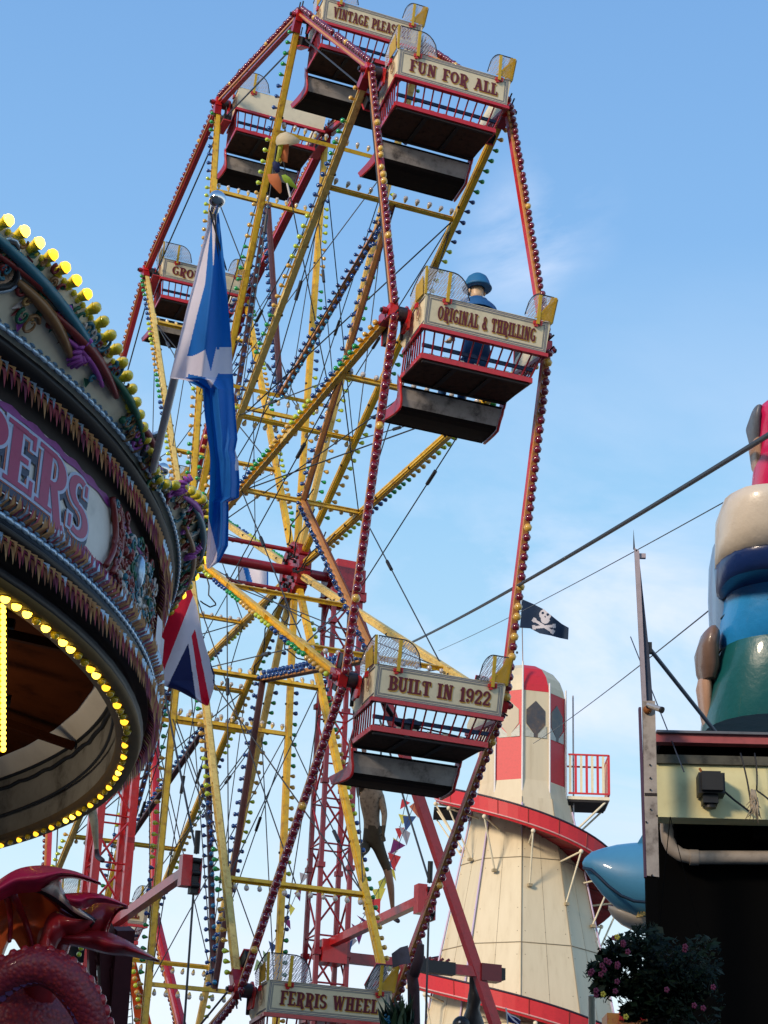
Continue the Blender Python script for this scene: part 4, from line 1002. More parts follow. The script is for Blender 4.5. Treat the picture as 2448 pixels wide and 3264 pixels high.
for nm,pts,m,dd in(('panel',[(867,460),(885,455),(878,490),(864,520),(858,512),(864,485)],sye,0),('panel',[(885,455),(902,450),(899,490),(896,519),(880,514),(874,508),(880,480)],sor,.02),('panel',[(874,505),(880,514),(872,517),(868,514)],yell,.0),('body',[(848,517),(858,513),(872,520),(872,548),(862,552),(850,538)],fnavy,.0),('petal',[(832,555),(866,553),(877,580),(878,612),(872,618),(855,600),(838,580)],sor,0),('petal',[(877,558),(890,556),(905,566),(922,590),(929,600),(925,603),(910,594),(902,588),(893,585),(883,575)],sgr,.02)):
    mb=MB(); c=V((0,0,0)); P_=[W(x+20,y,D+dd) for x,y in pts]
    for p in P_: c+=p/len(P_)
    c-=by*.07; n_=len(P_)
    mb.add(P_+[c],[(i,(i+1)%n_,n_) for i in range(n_)],m,True); c2=c+by*.14; mb.add(P_+[c2],[((i+1)%n_,i,n_) for i in range(n_)],m,True); build(nm,mb,ws)
mb=MB(); mb.tube(W(915,584,D),W(925,628,D),.012,white,6); mb.tube(W(913,425,D),W(906,408,D),.008,steel,5); build('stick',mb,ws)
# ------------------------------------------------------------------ aerial mannequins
shirt=mat('camouflage shirt',(.34,.25,.17),.8,var=.22,scale=16,dirt=(.08,.05,.03)); shorts=mat('dark olive shorts',(.07,.05,.025),.8,var=.15); calf=mat('bare leg',(.42,.22,.13),.5,var=.08); boot=mat('dark boot',(.05,.025,.03),.5,var=.1)
def mannequin(dx,dy,D,label,cols_,k=1.):
    f=lambda x,y,d=0: W(1190+dx+(x-1190)*k,2700+dy+(y-2700)*k,D+d)
    root=thing('mannequin',f(1190,2665),label,'mannequin'); s=D/24*k
    J={'pel':(f(1192,2665),(.12*s,.10*s)),'wai':(f(1185,2620),(.105*s,.09*s)),'che':(f(1180,2560),(.15*s,.11*s)),'shc':(f(1182,2520),(.10*s,.08*s)),'nec':(f(1186,2495),.05*s),'sku':(f(1190,2468),.075*s),'top':(f(1192,2445),.06*s),
    'lh':(f(1202,2690,-.05),.09*s),'lk':(f(1236,2775,-.1),.058*s),'lc':(f(1246,2830,-.1),.05*s),'la':(f(1252,2900,-.05),.026*s),'lhe':(f(1254,2925,-.05),.035*s),'lt':(f(1272,2938,-.2),.03*s),
    'rh':(f(1172,2690,.05),.09*s),'rk':(f(1146,2725,-.35),.058*s),'ra':(f(1150,2790,.15),.028*s),'rt':(f(1152,2812,.0),.03*s),
    'lsh':(f(1212,2535,-.02),.06*s),'le':(f(1226,2595,-.1),.042*s),'lwrist':(f(1222,2650,-.2),.026*s),
    'rsh':(f(1150,2530,.02),.06*s),'re':(f(1148,2470,.0),.042*s),'rwrist':(f(1160,2415,.0),.026*s)}
    B=[('pel','wai'),('wai','che'),('che','shc'),('shc','nec'),('nec','sku'),('sku','top'),('pel','lh'),('lh','lk'),('lk','lc'),('lc','la'),('la','lhe'),('lhe','lt'),('pel','rh'),('rh','rk'),('rk','ra'),('ra','rt'),('shc','lsh'),('lsh','le'),('le','lwrist'),('shc','rsh'),('rsh','re'),('re','rwrist')]
    hands(J,B,J['lwrist'][0],(0,0,-1),'l',(1,0,0),.012); hands(J,B,J['rwrist'][0],(0,0,1),'r',(1,0,0),.012)
    zw=f(1190,2640).z; zk=f(1240,2782).z; za=f(1250,2908).z; zn=f(1190,2500).z
    def cl(c):
        if c.z>zn: return 2
        if c.z>zw: return 0
        if c.z>zk: return 1
        if c.z>za: return 2
        return 3
    figure('body',J,B,ORG[root],cols_,root,2,cl)
    mb=MB(); h=f(1190,2468); mb.ball(h+V((0,.01,.02))*s,.085*s,mat('dark hair',(.03,.02,.015),.8),12,8,(1,1,1.05)); build('hair',mb,root)
    mb=MB(); mb.ball(h-by*.085*s+V((0,0,-.01)),.012*s,cols_[2],6,4)
    for e in(-1,1): mb.ball(h-by*.08*s+bx*.03*e*s+V((0,0,.012)),.01*s,white,6,4)
    mb.ball(h-by*.078*s+V((0,0,-.045))*s,.018*s,maroon,6,4,(1.3,.5,.4)); build('face',mb,root)
    mb=MB(); mb.path([f(1215,2380),f(1212,2500),f(1224,2560),f(1222,2640),f(1212,2670)],.012,steel,6); mb.path([f(1206+12*cos(a),2640+5*sin(a)) for a in[2*PI*i/10 for i in range(10)]],.02,blackm,5,closed=True); build('harness_cord',mb,root)
    return root
mannequin(0,0,24.5,'mannequin in patterned shirt and dark shorts dangling on a cord behind the right mast',[shirt,shorts,calf,boot])
mannequin(-952,-222,17.5,'mannequin whose pale leg and dark boot dangle below the carousel rim',[shirt,mat('pale cream trousers',(.48,.40,.26),.8,var=.15),mat('pale cream trousers',(.48,.40,.26),.8),boot],1.12)
# ------------------------------------------------------------------ bunting
pcs=[mat('pennant %s'%n,c,.8,var=0,sub=.4) for n,c in(('red',(.6,.05,.06)),('orange',(.7,.2,.1)),('blue',(.04,.09,.25)),('green',(.35,.5,.25)),('grey',(.4,.38,.42)),('plum',(.2,.03,.15)),('yellow',(.65,.6,.1)))]
def bunting(a,b,D0,D1,n,label,sag,sz):
    o=thing('bunting',W(*a,D0),label,'bunting','strings of bunting behind the wheel'); A_=W(*a,D0);B_=W(*b,D1)
    f=lambda t:A_.lerp(B_,t)-V((0,0,sag*4*t*(1-t)))
    mb=MB(); mb.path([f(i/20) for i in range(21)],.006,steel,4); build('string',mb,o); rn=random.Random(n)
    for i in range(n):
        t=(i+.5)/n; p=f(t-.2/n);q_=f(t+.2/n); L_=(q_-p).length*1.0; mb=MB(); dn=V((rn.uniform(-.8,.8),rn.uniform(-.3,.3),-1)).normalized()*sz
        c_=(p+q_)/2; wv=(bx*rn.uniform(.6,1)+bz*rn.uniform(-.7,.7)).normalized()*sz*.36; tip=c_+dn*.85; mb.add([c_-wv,c_+wv,tip],[(0,1,2)],pcs[rn.randrange(7)]); build('pennant',mb,o)
bunting((1345,2490),(1060,3060),30,27,17,'bunting string of red, blue and green pennants slanting down from beside the slide',.35,.3)
bunting((1310,2480),(1240,2760),31,31,7,'short bunting string of faded pennants hanging right of the patterned mannequin',.1,.22)
bunting((1000,2700),(820,3080),28,27,9,'sparse bunting string left of the right lattice mast',.2,.2)
# ------------------------------------------------------------------ overhead cables
def cable(a,b,da,db,r,sag,label):
    A_=W(*a,da);B_=W(*b,db); mb=MB(); mb.path([A_.lerp(B_,i/30)-V((0,0,sag*4*(i/30)*(1-i/30))) for i in range(31)],r,steel,6)
    o=build('overhead_cable',mb,None,A_); tag(o,label,'cable','cables strung across the sky')
cable((1286,2060),(2560,1318),27,9,.016,.06,'thick dark cable crossing the sky at the right')
cable((1398,2074),(2520,1482),30,10,.004,.05,'thin wire running just below the thick dark cable')
cable((1700,2370),(2440,1800),36,11,.006,.05,'thin wire from the helter skelter to the inflatable figure')
cable((2010,2030),(2180,2460),10,8.2,.003,.0,'fine wire from the top of the post down to the roof edge')
# ------------------------------------------------------------------ DRAGON
dmag=mat('dragon magenta gloss',(.62,.012,.08),.5,var=.16,scale=3,coat=.1); dmar=mat('dragon maroon gloss',(.38,.014,.022),.4,var=.12,scale=2,coat=.3); dora=mat('dragon orange membrane',(.70,.13,.03),.4,var=.18,scale=2,coat=.3,dirt=(.42,.03,.015)); dspk=mat('dragon bone spike',(.85,.70,.60),.4,var=.08)
def scales():
    m=mat('dragon scales',(.11,.012,.022),.5,var=0,coat=.1); nt=m.node_tree;n=nt.nodes;l=nt.links;b=n['Principled BSDF']
    tc=n.new('ShaderNodeTexCoord'); v=n.new('ShaderNodeTexVoronoi'); v.inputs['Scale'].default_value=42; l.new(tc.outputs['Object'],v.inputs['Vector'])
    cr=n.new('ShaderNodeValToRGB'); cr.color_ramp.elements[0].color=(.40,.03,.025,1); cr.color_ramp.elements[1].color=(.20,.012,.03,1); cr.color_ramp.elements[1].position=.6
    l.new(v.outputs['Distance'],cr.inputs['Fac']); l.new(cr.outputs['Color'],b.inputs['Base Color'])
    bp=n.new('ShaderNodeBump'); bp.inputs['Strength'].default_value=.5; bp.inputs['Distance'].default_value=.012; bp.invert=True; l.new(v.outputs['Distance'],bp.inputs['Height']); l.new(bp.outputs['Normal'],b.inputs['Normal']); return m
dsc=scales(); DD=7.0
dr=thing('dragon_statue',W(150,3500,7.3),'glossy red and purple dragon statue with spread wings below the carousel','dragon statue')
def spl(pts,n):
    out=[]; N=len(pts)-1
    for i in range(n+1):
        t=i/n*N; k=min(int(t),N-1); f=t-k; p0=pts[max(k-1,0)];p1=pts[k];p2=pts[k+1];p3=pts[min(k+2,N)]
        out.append(tuple(.5*((2*b)+(-a+c)*f+(2*a-5*b+4*c-d)*f*f+(-a+3*b-3*c+d)*f**3) for a,b,c,d in zip(p0,p1,p2,p3)))
    return out
def patch(mb,top,bot,m,D0,bulge,nu=30,nv=10,th=.03,Dt=0,Db=0):
    a=spl(top,nu);b=spl(bot,nu)
    rows=[];rows2=[]
    for j in range(nv+1):
        v=j/nv; rw=[]
        for i in range(nu+1):
            x=a[i][0]*(1-v)+b[i][0]*v;y=a[i][1]*(1-v)+b[i][1]*v
            rw.append(W(x,y,D0+Dt*(1-v)+Db*v-bulge*sin(PI*v)-.04*abs(sin(i/nu*9))*v))
        rows.append(rw); rows2.append([p+by*th for p in rw])
    mb.grid(rows,m); mb.grid(rows2,m); mb.grid([rows[0],rows2[0]],m); mb.grid([rows[-1],rows2[-1]],m)
mb=MB(); patch(mb,[(-90,2880),(-30,2825),(50,2772),(130,2758),(200,2768),(255,2782),(320,2812)],[(-90,2950),(-30,2880),(40,2842),(120,2832),(180,2797),(235,2792),(318,2814)],dmag,DD,.10,th=.05)
build('wing',mb,dr)
mb=MB(); patch(mb,[(-90,2900),(-20,2850),(60,2824),(130,2832),(190,2870),(240,2905),(300,2945)],[(-90,3120),(-20,3095),(30,2990),(70,3030),(110,3045),(130,2960),(215,2925)],dora,DD+.12,-.12,th=.04,nu=60,nv=14)
for a,b in(((20,2850),(30,3000)),((40,2848),(112,3042)),((150,2850),(214,2925))): mb.path([W(a[0]+(b[0]-a[0])*t+8*sin(PI*t),a[1]+(b[1]-a[1])*t,DD+.08+.1*sin(PI*t)-.02) for t in[i/8 for i in range(9)]],.012,dmar,6,[.016*(1-.06*i) for i in range(9)])
mb.path([W(x,y,DD+.06) for x,y in spl([(-90,2900),(-20,2850),(60,2824),(130,2832),(190,2870),(240,2905),(300,2945)],20)],.02,mat('dragon dark edge',(.03,.004,.006),.4),6)
build('wing_membrane',mb,dr)
mb=MB(); patch(mb,[(140,2830),(180,2797),(200,2835),(235,2880),(298,2932)],[(130,2834),(160,2848),(195,2872),(240,2908),(300,2936)],dspk,DD-.02,.03,th=.03); build('wing_spur',mb,dr)
mb=MB(); patch(mb,[(205,2848),(250,2845),(300,2846),(350,2860),(405,2884)],[(225,2885),(265,2890),(305,2872),(350,2874),(404,2888)],dmag,DD-.05,.05,th=.04); 
patch(mb,[(205,2875),(262,2900),(300,2882),(350,2874),(404,2888)],[(175,2925),(210,2965),(260,2990),(330,2985),(350,2900)],dmar,DD+.16,.08,th=.05,nu=40)
patch(mb,[(180,2975),(260,2960),(340,2970),(410,3000),(507,3060)],[(180,3000),(260,3015),(340,3035),(410,3042),(507,3062)],dmar,DD+.1,.06,th=.05)
patch(mb,[(215,2925),(180,2905),(150,2925),(135,2970),(120,3020)],[(300,2935),(240,2975),(190,2990),(170,3030),(160,3060)],dmar,DD+.05,.07,th=.04)
build('rear_wing',mb,dr)
mb=MB(); nk=spl([(-120,3270),(-60,3190),(0,3128),(70,3088),(140,3080),(205,3112),(258,3175),(290,3240),(310,3330),(315,3420)],44)
mb.path([W(x,y,DD-.05) for x,y in nk],.06,dsc,18,[.052+.022*sin(PI*i/44) for i in range(45)])
for i in range(2,44,2):
    x,y=nk[i]; x2,y2=nk[i+1] if i<44 else nk[i]; d=V((y2-y,-(x2-x))).normalized(); mb.ball(W(x+d.x*52,y+d.y*52,DD-.06),.014,dmar,6,4,(1.4,1,1.6))
    mb.tube(W(x-d.x*44,y-d.y*44,DD-.1),W(x-d.x*44,y-d.y*44,DD+.02),.016,mat('dragon violet belly',(.07,.015,.09),.35,coat=.4),6)
build('neck',mb,dr)
mb=MB(); mb.path([W(-100,3330,DD+.3),W(40,3290,DD+.35),W(160,3310,DD+.4),W(240,3400,DD+.4)],.16,dsc,16,[.2,.24,.2,.12]); mb.path([W(130,3230,DD+.35),W(120,3150,DD+.3),W(160,3060,DD+.25),W(190,2990,DD+.25)],.06,dmar,10,[.09,.07,.06,.05])
mb.path([W(90,3270,DD+.4),W(60,3400,DD+.3),W(60,3700,DD+.3)],.07,dsc,10); mb.box(W(100,3640,DD+.4),(1.4,.8,.12),blackm)
build('body',mb,dr)
# sideshow gantry behind the dragon
sh=thing('sideshow_frame',WY(330,3500,14.6),'dark red steel ride frame with lamps and bright letters behind the dragon','ride frame')
dks=mat('dark red steel',(.055,.006,.012),.5,var=.1)
mb=MB(); q=lambda x,y,d=14.6: W(x,y,d)
for a,b,w in(((330,2960),(345,3400),.10),((395,2960),(360,3400),.14),((290,2950),(300,3400),.06),((250,2990),(410,2985),.09),((300,2900),(350,3000),.12),((300,3040),(380,3190),.035),((290,3200),(370,3120),.035),((365,3080),(385,3400),.09)): mb.beam(q(*a),q(*b),w,w,dks,(0,1,0))
build('frame',mb,sh)
mb=MB(); mb.box(q(228,3030,14.8),(.2,.05,.17),mat('black screen',(.01,.02,.02),.3)); mb.box(q(222,2990,14.7),(.10,.04,.02),mat('lit red letter bar',(.9,.06,.02),.4,emit=1.0)); mb.box(q(245,2991,14.7),(.05,.04,.022),mat('lit white bar',(.8,.85,.9),.4,emit=1.0)); mb.box(q(182,3050,14.7),(.04,.04,.2),mat('lit red letter bar',(.9,.06,.02)))
build('sign',mb,sh)
for p in((260,2998),(258,3022),(252,3042)): mb=MB(); mb.ball(q(p[0],p[1],14.5),.021,blime,8,5); build('lamp',mb,sh)
mb=MB(); mb.box(q(347,2999,14.2),(.12,.02,.02),mat('lit amber lamp bar',(1,.5,.1),.4,emit=2.5)); build('lamp_bar',mb,sh)
def board_sign(pts,D,lab,m,nm='sign_board',cat='sign board'):
    o=thing(nm,W(*pts[0],D),lab,cat); mb=MB(); mb.poly([W(x,y,D) for x,y in pts],m,.04,-by); build('board',mb,o); return o
o=board_sign([(405,3050),(430,3050),(500,3330),(440,3330)],24.,'red striped board with green and orange lamps at the foot of the wheel',mat('striped red orange board',(.62,.08,.01),.5))
mb=MB()
for i in range(7): c=W(422+4*i*.9,3075+22*i,23.9); mb.ball(c,.035,blime if i%2 else bamber,8,5)
build('lamps',mb,o)
o=board_sign([(450,3190),(462,3180),(482,3330),(450,3330)],25.,'bright red tapering board behind the lower left spokes',mat('vivid red board',(.75,.01,.03),.5))
o=board_sign([(300,3250),(320,3120),(345,3110),(350,3330),(290,3330)],16.,'pale board with blue and pink lettering low at the left',mat('pale printed board',(.55,.57,.62),.5))
mb=MB(); f=planef(W(306,3300,15.94),bx,bz); letters(mb,'S',f,.12,bteal,0.0,0); letters(mb,'O',f,.12,bteal,.0,.16); letters(mb,'O',f,.10,mag,.02,.33); build('lettering',mb,o)
o=board_sign([(185,3264),(200,3190),(215,3190),(240,3330),(180,3330)],9.5,'red board with green lamps glimpsed under the dragon neck',hred)
mb=MB()
for i in range(3): mb.ball(W(222-3*i,3210+20*i,9.4),.014,bgreen,8,5)
build('lamps',mb,o)
# ladder
ld=thing('ladder',WY(400,3300,23),'thin steel ladder standing beside the left lower spokes','ladder'); A1,A2,B1,B2=W(392,3050,25),W(405,3330,25),W(408,3030,25),W(428,3330,25)
for a,b in((A1,A2),(B1,B2)): mb=MB(); mb.tube(a,b,.008,steel,6); build('stile',mb,ld)
for i in range(14): mb=MB(); t=i/13; mb.tube(A1.lerp(A2,t),B1.lerp(B2,t),.006,steel,5); build('rung',mb,ld)
# dark column, palm leaves and tied bundle at the bottom
dc=thing('timber_column',WY(1340,3400,15.5),'thick dark mauve wooden column standing before the helter skelter','column')
mb=MB(); a=W(1300,3085,17.2);
rows=[[W(x,3400-(3400-y)*1.,17.2)+bx*(0) for x in(0,)] for y in()]
mb.path([W(1318,3420,17.2),W(1320,3264,17.2),W(1318,3150,17.2),W(1312,3095,17.2)],.1,mat('mauve black timber',(.045,.018,.024),.8,var=.15,bump=.4),14,[.058,.057,.056,.05])
mb.path([W(1318,3110,17.1),W(1335,3060,17.1),W(1342,3010,17.1)],.05,mat('mauve black timber',(.045,.018,.024)),10,[.05,.05,.03]); build('column',mb,dc)
mb=MB(); mb.grid([[W(1248,3040,17.4),W(1275,3020,17.4),W(1300,3013,17.4)],[W(1252,3085,17.5),W(1280,3075,17.3),W(1310,3070,17.3)]],mat('slate fabric hood',(.05,.05,.08),.7),True); mb.grid([[W(1248,3040,17.6),W(1275,3020,17.6),W(1300,3013,17.6)],[W(1252,3085,17.6),W(1280,3075,17.6),W(1310,3070,17.6)]],mat('slate fabric hood',(.05,.05,.08)),True); build('hood',mb,dc)
pl=thing('leafy_plant',W(1250,3330,9.),'dark green spiky plant at the bottom edge in front of the FERRIS WHEEL gondola','plant')
mb=MB(); rn=random.Random(8); pg=[mat('dark leaf',(.012,.04,.02),.6,var=.1),mat('deep green leaf',(.02,.06,.025),.6,var=.1)]
for i in range(70):
    b0=W(rn.uniform(1235,1320),3340,9+rn.uniform(-.2,.2)); tip=W(rn.uniform(1190,1325),rn.uniform(3160,3260),9+rn.uniform(-.2,.2)); w=bx*rn.uniform(.008,.016); md=b0.lerp(tip,.55)+V((0,0,.03))
    mb.add([b0-w,b0+w,md+w*.9,tip,md-w*.9],[(0,1,2,3,4)],pg[i%2])
build('leaves',mb,pl)
mb=MB(); 
for i in range(14): mb.ball(W(rn.uniform(1225,1245),rn.uniform(3235,3262),8.9),.006,bteal,5,3,(1.5,1,1))
build('blue_flowers',mb,pl)
tb=thing('tied_bundle',W(1512,3100,22.6),'black tarpaulin bundle tied to the end of the right mast tie beam','tied bundle')
mb=MB(); ks=[(1512,3075,.03),(1508,3095,.035),(1505,3125,.028),(1507,3150,.03),(1512,3170,.05),(1515,3185,.062),(1508,3215,.055),(1505,3250,.09),(1502,3290,.12),(1500,3340,.13)]
rows=[[W(x,y,22.6)+bx*(1.38*r*cos(a)*(1+.12*sin(3*a+i)))+by*(1.38*r*sin(a)) for a in[2*PI*j/20 for j in range(20)]] for i,(x,y,r) in enumerate(ks)]
mb.grid(rows,mat('black tarpaulin',(.008,.009,.012),.45,var=.2,bump=.5),True,True); mb.ball(W(1470,3268,22.4),.11,MT['black tarpaulin'],12,8); mb.ball(W(1465,3258,22.3),.016,white,6,4)
build('tarpaulin',mb,tb)
mb=MB(); mb.path([W(1502+10*cos(a),3098+3*sin(a),22.6+.04*sin(a)) for a in[2*PI*i/10 for i in range(10)]],.008,steel,5,closed=True); build('rope',mb,tb)
o=thing('small_flag',W(1618,3200,16),'little blue and white flag standing in front of the lower slide','flag'); mb=MB(); mb.tube(W(1613,3213,16),W(1625,3330,16),.006,white,6); build('flagpole',mb,o)
gridflag('flag_cloth',lambda u,v:W(1614+45*u,3222+30*u+30*v*(1-u*.3)+2*sin(u*6),16+.02*sin(u*7)),24,14,lambda u,v: fwhite if abs(u-v)<.13 or v<.12 else fnavy,o)
# ------------------------------------------------------------------ BUILDING at the right
ub=V((cos(R(-25)),sin(R(-25)),0)); nb=V((-sin(R(25)),-cos(R(25)),0)); Q0=W(2270,2520,8.5)
def WB(x,y,off=0):  # off: distance in front of the wall
    r=ray(x,y); Q=Q0+nb*off; return CAM+r*((Q-CAM).dot(nb)/r.dot(nb))
bl_=thing('kiosk_building',V((WB(2100,2600).x,WB(2100,2600).y,GZ)),'dark kiosk with a pale yellow fascia, red roof edge and black shaded interior','building')
py=mat('pale yellow fascia',(.84,.78,.42),.6,var=.06,scale=3,dirt=(.58,.50,.22)); stone=mat('grubby grey coping',(.10,.095,.07),.8,var=.25,scale=9,dirt=(.03,.028,.02),bump=.4); bdk=mat('kiosk shade black',(.004,.004,.004),.95,var=0,spec=.02); pink=mat('faded red gutter',(.42,.09,.09),.5,var=.1); gcap=mat('grey lead cap',(.14,.15,.17),.6,var=.1)  # bdk: near-black colour stands in for the shade inside the kiosk
zt=lambda y:WB(2270,y).z
lx=WB(2092,2520); 
def wallbox(m,z0,z1,off,depth,len_=5.,x_off=0):
    c=V((lx.x,lx.y,0))+ub*(x_off+len_/2)+nb*(off-depth/2); c.z=(z0+z1)/2; return (c,(len_,depth,z1-z0),m,(ub,nb,bz))
mb=MB(); mb.box(*wallbox(py,zt(2608),zt(2440),0,.12)); wl=build('fascia',mb,bl_)
mb=MB(); mb.box(*wallbox(stone,zt(2440)+.001,zt(2412),.02,.16)); build('coping',mb,bl_)
mb=MB(); mb.box(*wallbox(bdk,zt(2412)+.001,zt(2378),-.25,.1)); build('shadow_gap',mb,bl_)  # near-black strip, the gap's shadow put into its colour
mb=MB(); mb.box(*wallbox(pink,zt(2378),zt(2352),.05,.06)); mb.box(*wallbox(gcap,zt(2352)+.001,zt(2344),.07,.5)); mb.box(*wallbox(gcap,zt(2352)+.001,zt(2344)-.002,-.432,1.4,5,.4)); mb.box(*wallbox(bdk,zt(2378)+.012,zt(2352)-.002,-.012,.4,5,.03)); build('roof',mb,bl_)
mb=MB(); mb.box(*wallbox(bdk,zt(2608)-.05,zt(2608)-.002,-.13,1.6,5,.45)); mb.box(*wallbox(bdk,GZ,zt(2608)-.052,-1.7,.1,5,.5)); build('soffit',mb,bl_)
mb=MB(); mb.box(*wallbox(bdk,GZ,zt(2412),-.30,.08,5,.02)); build('wall',mb,bl_)  # black sheet painted as the shaded interior under the fascia
mb=MB(); pp=[WB(2128,2560,-.2),WB(2124,2640,-.2),WB(2128,2675,-.2),WB(2142,2705,-.2),WB(2170,2725,-.2),WB(2210,2733,-.2),WB(2330,2733,-.2),WB(2700,2735,-.2)]
pq=[]
for i in range(len(pp)-1):
    for j in range(4): pq.append(pp[i].lerp(pp[i+1],j/4))
mb.path(pq+[pp[-1]],.031,mat('off white drain pipe',(.42,.36,.30),.45,var=.1),12); mb.tube(WB(2212,2733,-.2)-ub*.02,WB(2212,2733,-.2)+ub*.02,.036,mat('off white drain pipe',(.4,.36,.3)),12); build('drain_pipe',mb,bl_)
sp=thing('loudspeaker',WB(2270,2500,.06),'black boxy loudspeaker fixed to the pale yellow fascia','loudspeaker'); f_=lambda x,y,o=.06:WB(x,y,o)
mb=MB(); c=f_(2265,2504,.06); k_=8.5/FPX; mb.box(c,(82*k_,.10,66*k_),blackm,(ub,nb,bz)); mb.box(c+nb*.06,(66*k_,.03,54*k_),mat('charcoal grille',(.02,.02,.02),.7),(ub,nb,bz)); mb.box(c+bz*(36*k_),(60*k_,.08,8*k_),blackm,(ub,nb,bz)); build('cabinet',mb,sp)
mb=MB(); c=f_(2262,2552,.05); mb.box(c,(48*k_,.08,26*k_),blackm,(ub,nb,bz)); mb.tube(c-bz*.015,c-bz*.035,.028,blackm,12); build('bracket',mb,sp)
mb=MB(); mb.path([f_(2305,2520,.05),f_(2340,2550,.04),f_(2380,2580,.03),f_(2395,2592,.03)],.005,blackm,5); mb.tube(f_(2230,2450,.02),f_(2246,2475,.04),.006,mat('rust',(.3,.1,.02),.8),5); build('lead',mb,sp)
rp=thing('frayed_rope',WB(2400,2560,.05),'frayed pale rope ends hanging on black strings over the yellow fascia','rope'); mb=MB()
for a,b in(((2360,2400),(2395,2575)),((2405,2400),(2412,2520)),((2412,2520),(2460,2560))): mb.path([WB(a[0]+(b[0]-a[0])*t+4*sin(PI*t),a[1]+(b[1]-a[1])*t,.09) for t in[i/6 for i in range(7)]],.004,blackm,5)
build('strings',mb,rp); mb=MB(); rn=random.Random(4); fr=mat('frayed hemp',(.42,.34,.24),.9,var=.2)
for i in range(26): x0=2405+rn.uniform(-8,8);y0=2515+rn.uniform(0,45); mb.path([WB(x0,y0,.1),WB(x0+rn.uniform(-8,8),y0+25,.12),WB(x0+rn.uniform(-30,22),y0+rn.uniform(45,75),.1)],.0035,fr,4,[.006,.004,.0015])
build('strands',mb,rp)
# leaning post
po=thing('leaning_post',V((WB(2080,2789,.2).x,WB(2080,2789,.2).y,GZ)),'weathered white board post with black iron fin rising beside the kiosk','post')
mb=MB(); mb.poly([WB(2056,2795,.2),WB(2099,2800,.2),WB(2086,2240,.2),WB(2046,2240,.2)],woodw,.03,nb)
for x,y in((2072,2438),(2073,2480),(2073,2517),(2074,2580),(2078,2790),(2060,2620),(2095,2600)): mb.ball(WB(x,y,.235),.005,blackm,6,3)
mb.box(WB(2075,2532,.232),(.055,.003,.012),mat('grime stain',(.04,.03,.025),.9),(ub,nb,bz)); build('board',mb,po)
mb=MB(); mb.poly([WB(2046,2250,.2),WB(2060,2255,.2),WB(2036,1762,.2),WB(2021,1752,.2)],mat('lilac grey board',(.40,.34,.36),.6,var=.08),.025,nb); mb.poly([WB(2018,1752,.2),WB(2024,1752,.2),WB(2019,1690,.2)],steel,.008,nb); mb.box(WB(2046,1773,.2),(.035,.02,.022),mat('lilac grey board',(.4,.34,.36)),(ub,nb,bz)); mb.ball(WB(2028,1756,.22),.008,blackm,6,4); build('upper_board',mb,po)
mb=MB(); mb.poly([WB(2050,2250,.19),WB(2080,2250,.19),WB(2068,2080,.19),WB(2052,1930,.19),WB(2038,1800,.19),WB(2034,1800,.19)],mat('slate blue iron',(.035,.045,.075),.6,var=.15),.02,nb); mb.poly([WB(2034,2260,.2),WB(2042,2260,.2),WB(2060,2800,.2),WB(2052,2800,.2)],mat('violet iron edge',(.09,.04,.08),.6),.03,nb)
build('iron_fin',mb,po)
mb=MB(); mb.tube(WB(2066,2062,.19),WB(2300,2358,-.5),.010,mat('grey stay bar',(.10,.12,.15),.5),8); mb.box(WB(2067,2066,.19),(.03,.03,.05),blackm,(ub,nb,bz)); build('stay_bar',mb,po)
mb=MB(); mb.beam(WB(2075,2795,.2),V((WB(2075,2795,.2).x,WB(2075,2795,.2).y,GZ)),.05,.05,bdk,ub); build('lower_post',mb,po)
cc=thing('security_camera',WB(2075,2250,.26),'small silver security camera on a rusty bracket on the leaning post','security camera')
mb=MB(); mb.tube(WB(2066,2248,.25),WB(2108,2262,.32),.013,mat('silver housing',(.6,.56,.5),.3,metal=.5),12); mb.tube(WB(2107,2262,.32),WB(2112,2264,.325),.015,blackm,12); build('housing',mb,cc)
mb=MB(); mb.ball(WB(2064,2262,.24),.02,mat('rust',(.3,.1,.02)),10,6); mb.tube(WB(2064,2262,.24),WB(2068,2250,.26),.012,blackm,8); build('bracket',mb,cc)
# ------------------------------------------------------------------ inflatable figure on the roof
def infl(n,c,sub=0): return mat(n,c,.36,var=.06,scale=3.5,coat=.3,bump=.6)
itl=infl('teal green vinyl',(.006,.10,.11)); ibl=infl('bright blue vinyl',(.02,.26,.62)); inv=infl('deep navy vinyl',(.008,.03,.14)); icr=infl('cream vinyl',(.66,.58,.47)); ipk=infl('hot pink vinyl',(.62,.012,.10)); igr=infl('grey brown vinyl',(.19,.12,.09)); ilb=infl('pale blue vinyl',(.20,.34,.55)); iti=infl('tan vinyl',(.5,.3,.2))
fg=thing('inflatable_figure',W(2500,2350,9.9),'huge blue and teal inflatable figure with cream cuff and pink head on the kiosk roof','inflatable')
DI=10.0
def loft(mb,secs,m,n=28,D=DI,wr=.0,sq=2.4):
    rows=[]
    for i,(cx,y,rx,dp) in enumerate(secs):
        rw=[]
        for j in range(n):
            a=2*PI*j/n; c_,s_=cos(a),sin(a); c2=abs(c_)**(2/sq)*(1 if c_>0 else -1); s2=abs(s_)**(2/sq)*(1 if s_>0 else -1)
            w=1+wr*sin(a*9+i*1.7)
            rw.append(W(cx,y,D)+bx*(rx*D/FPX*c2*w)+by*(dp*s2*w))
        rows.append(rw)
    mb.grid(rows,m,True,True); mb.add(rows[0],[tuple(range(n))],m,True); mb.add(rows[-1],[tuple(range(n))],m,True)
mb=MB(); loft(mb,[(2495,2352,258,.45),(2495,2300,252,.45),(2495,2220,236,.43),(2495,2140,222,.4),(2495,2092,205,.36)],itl); build('trousers',mb,fg)
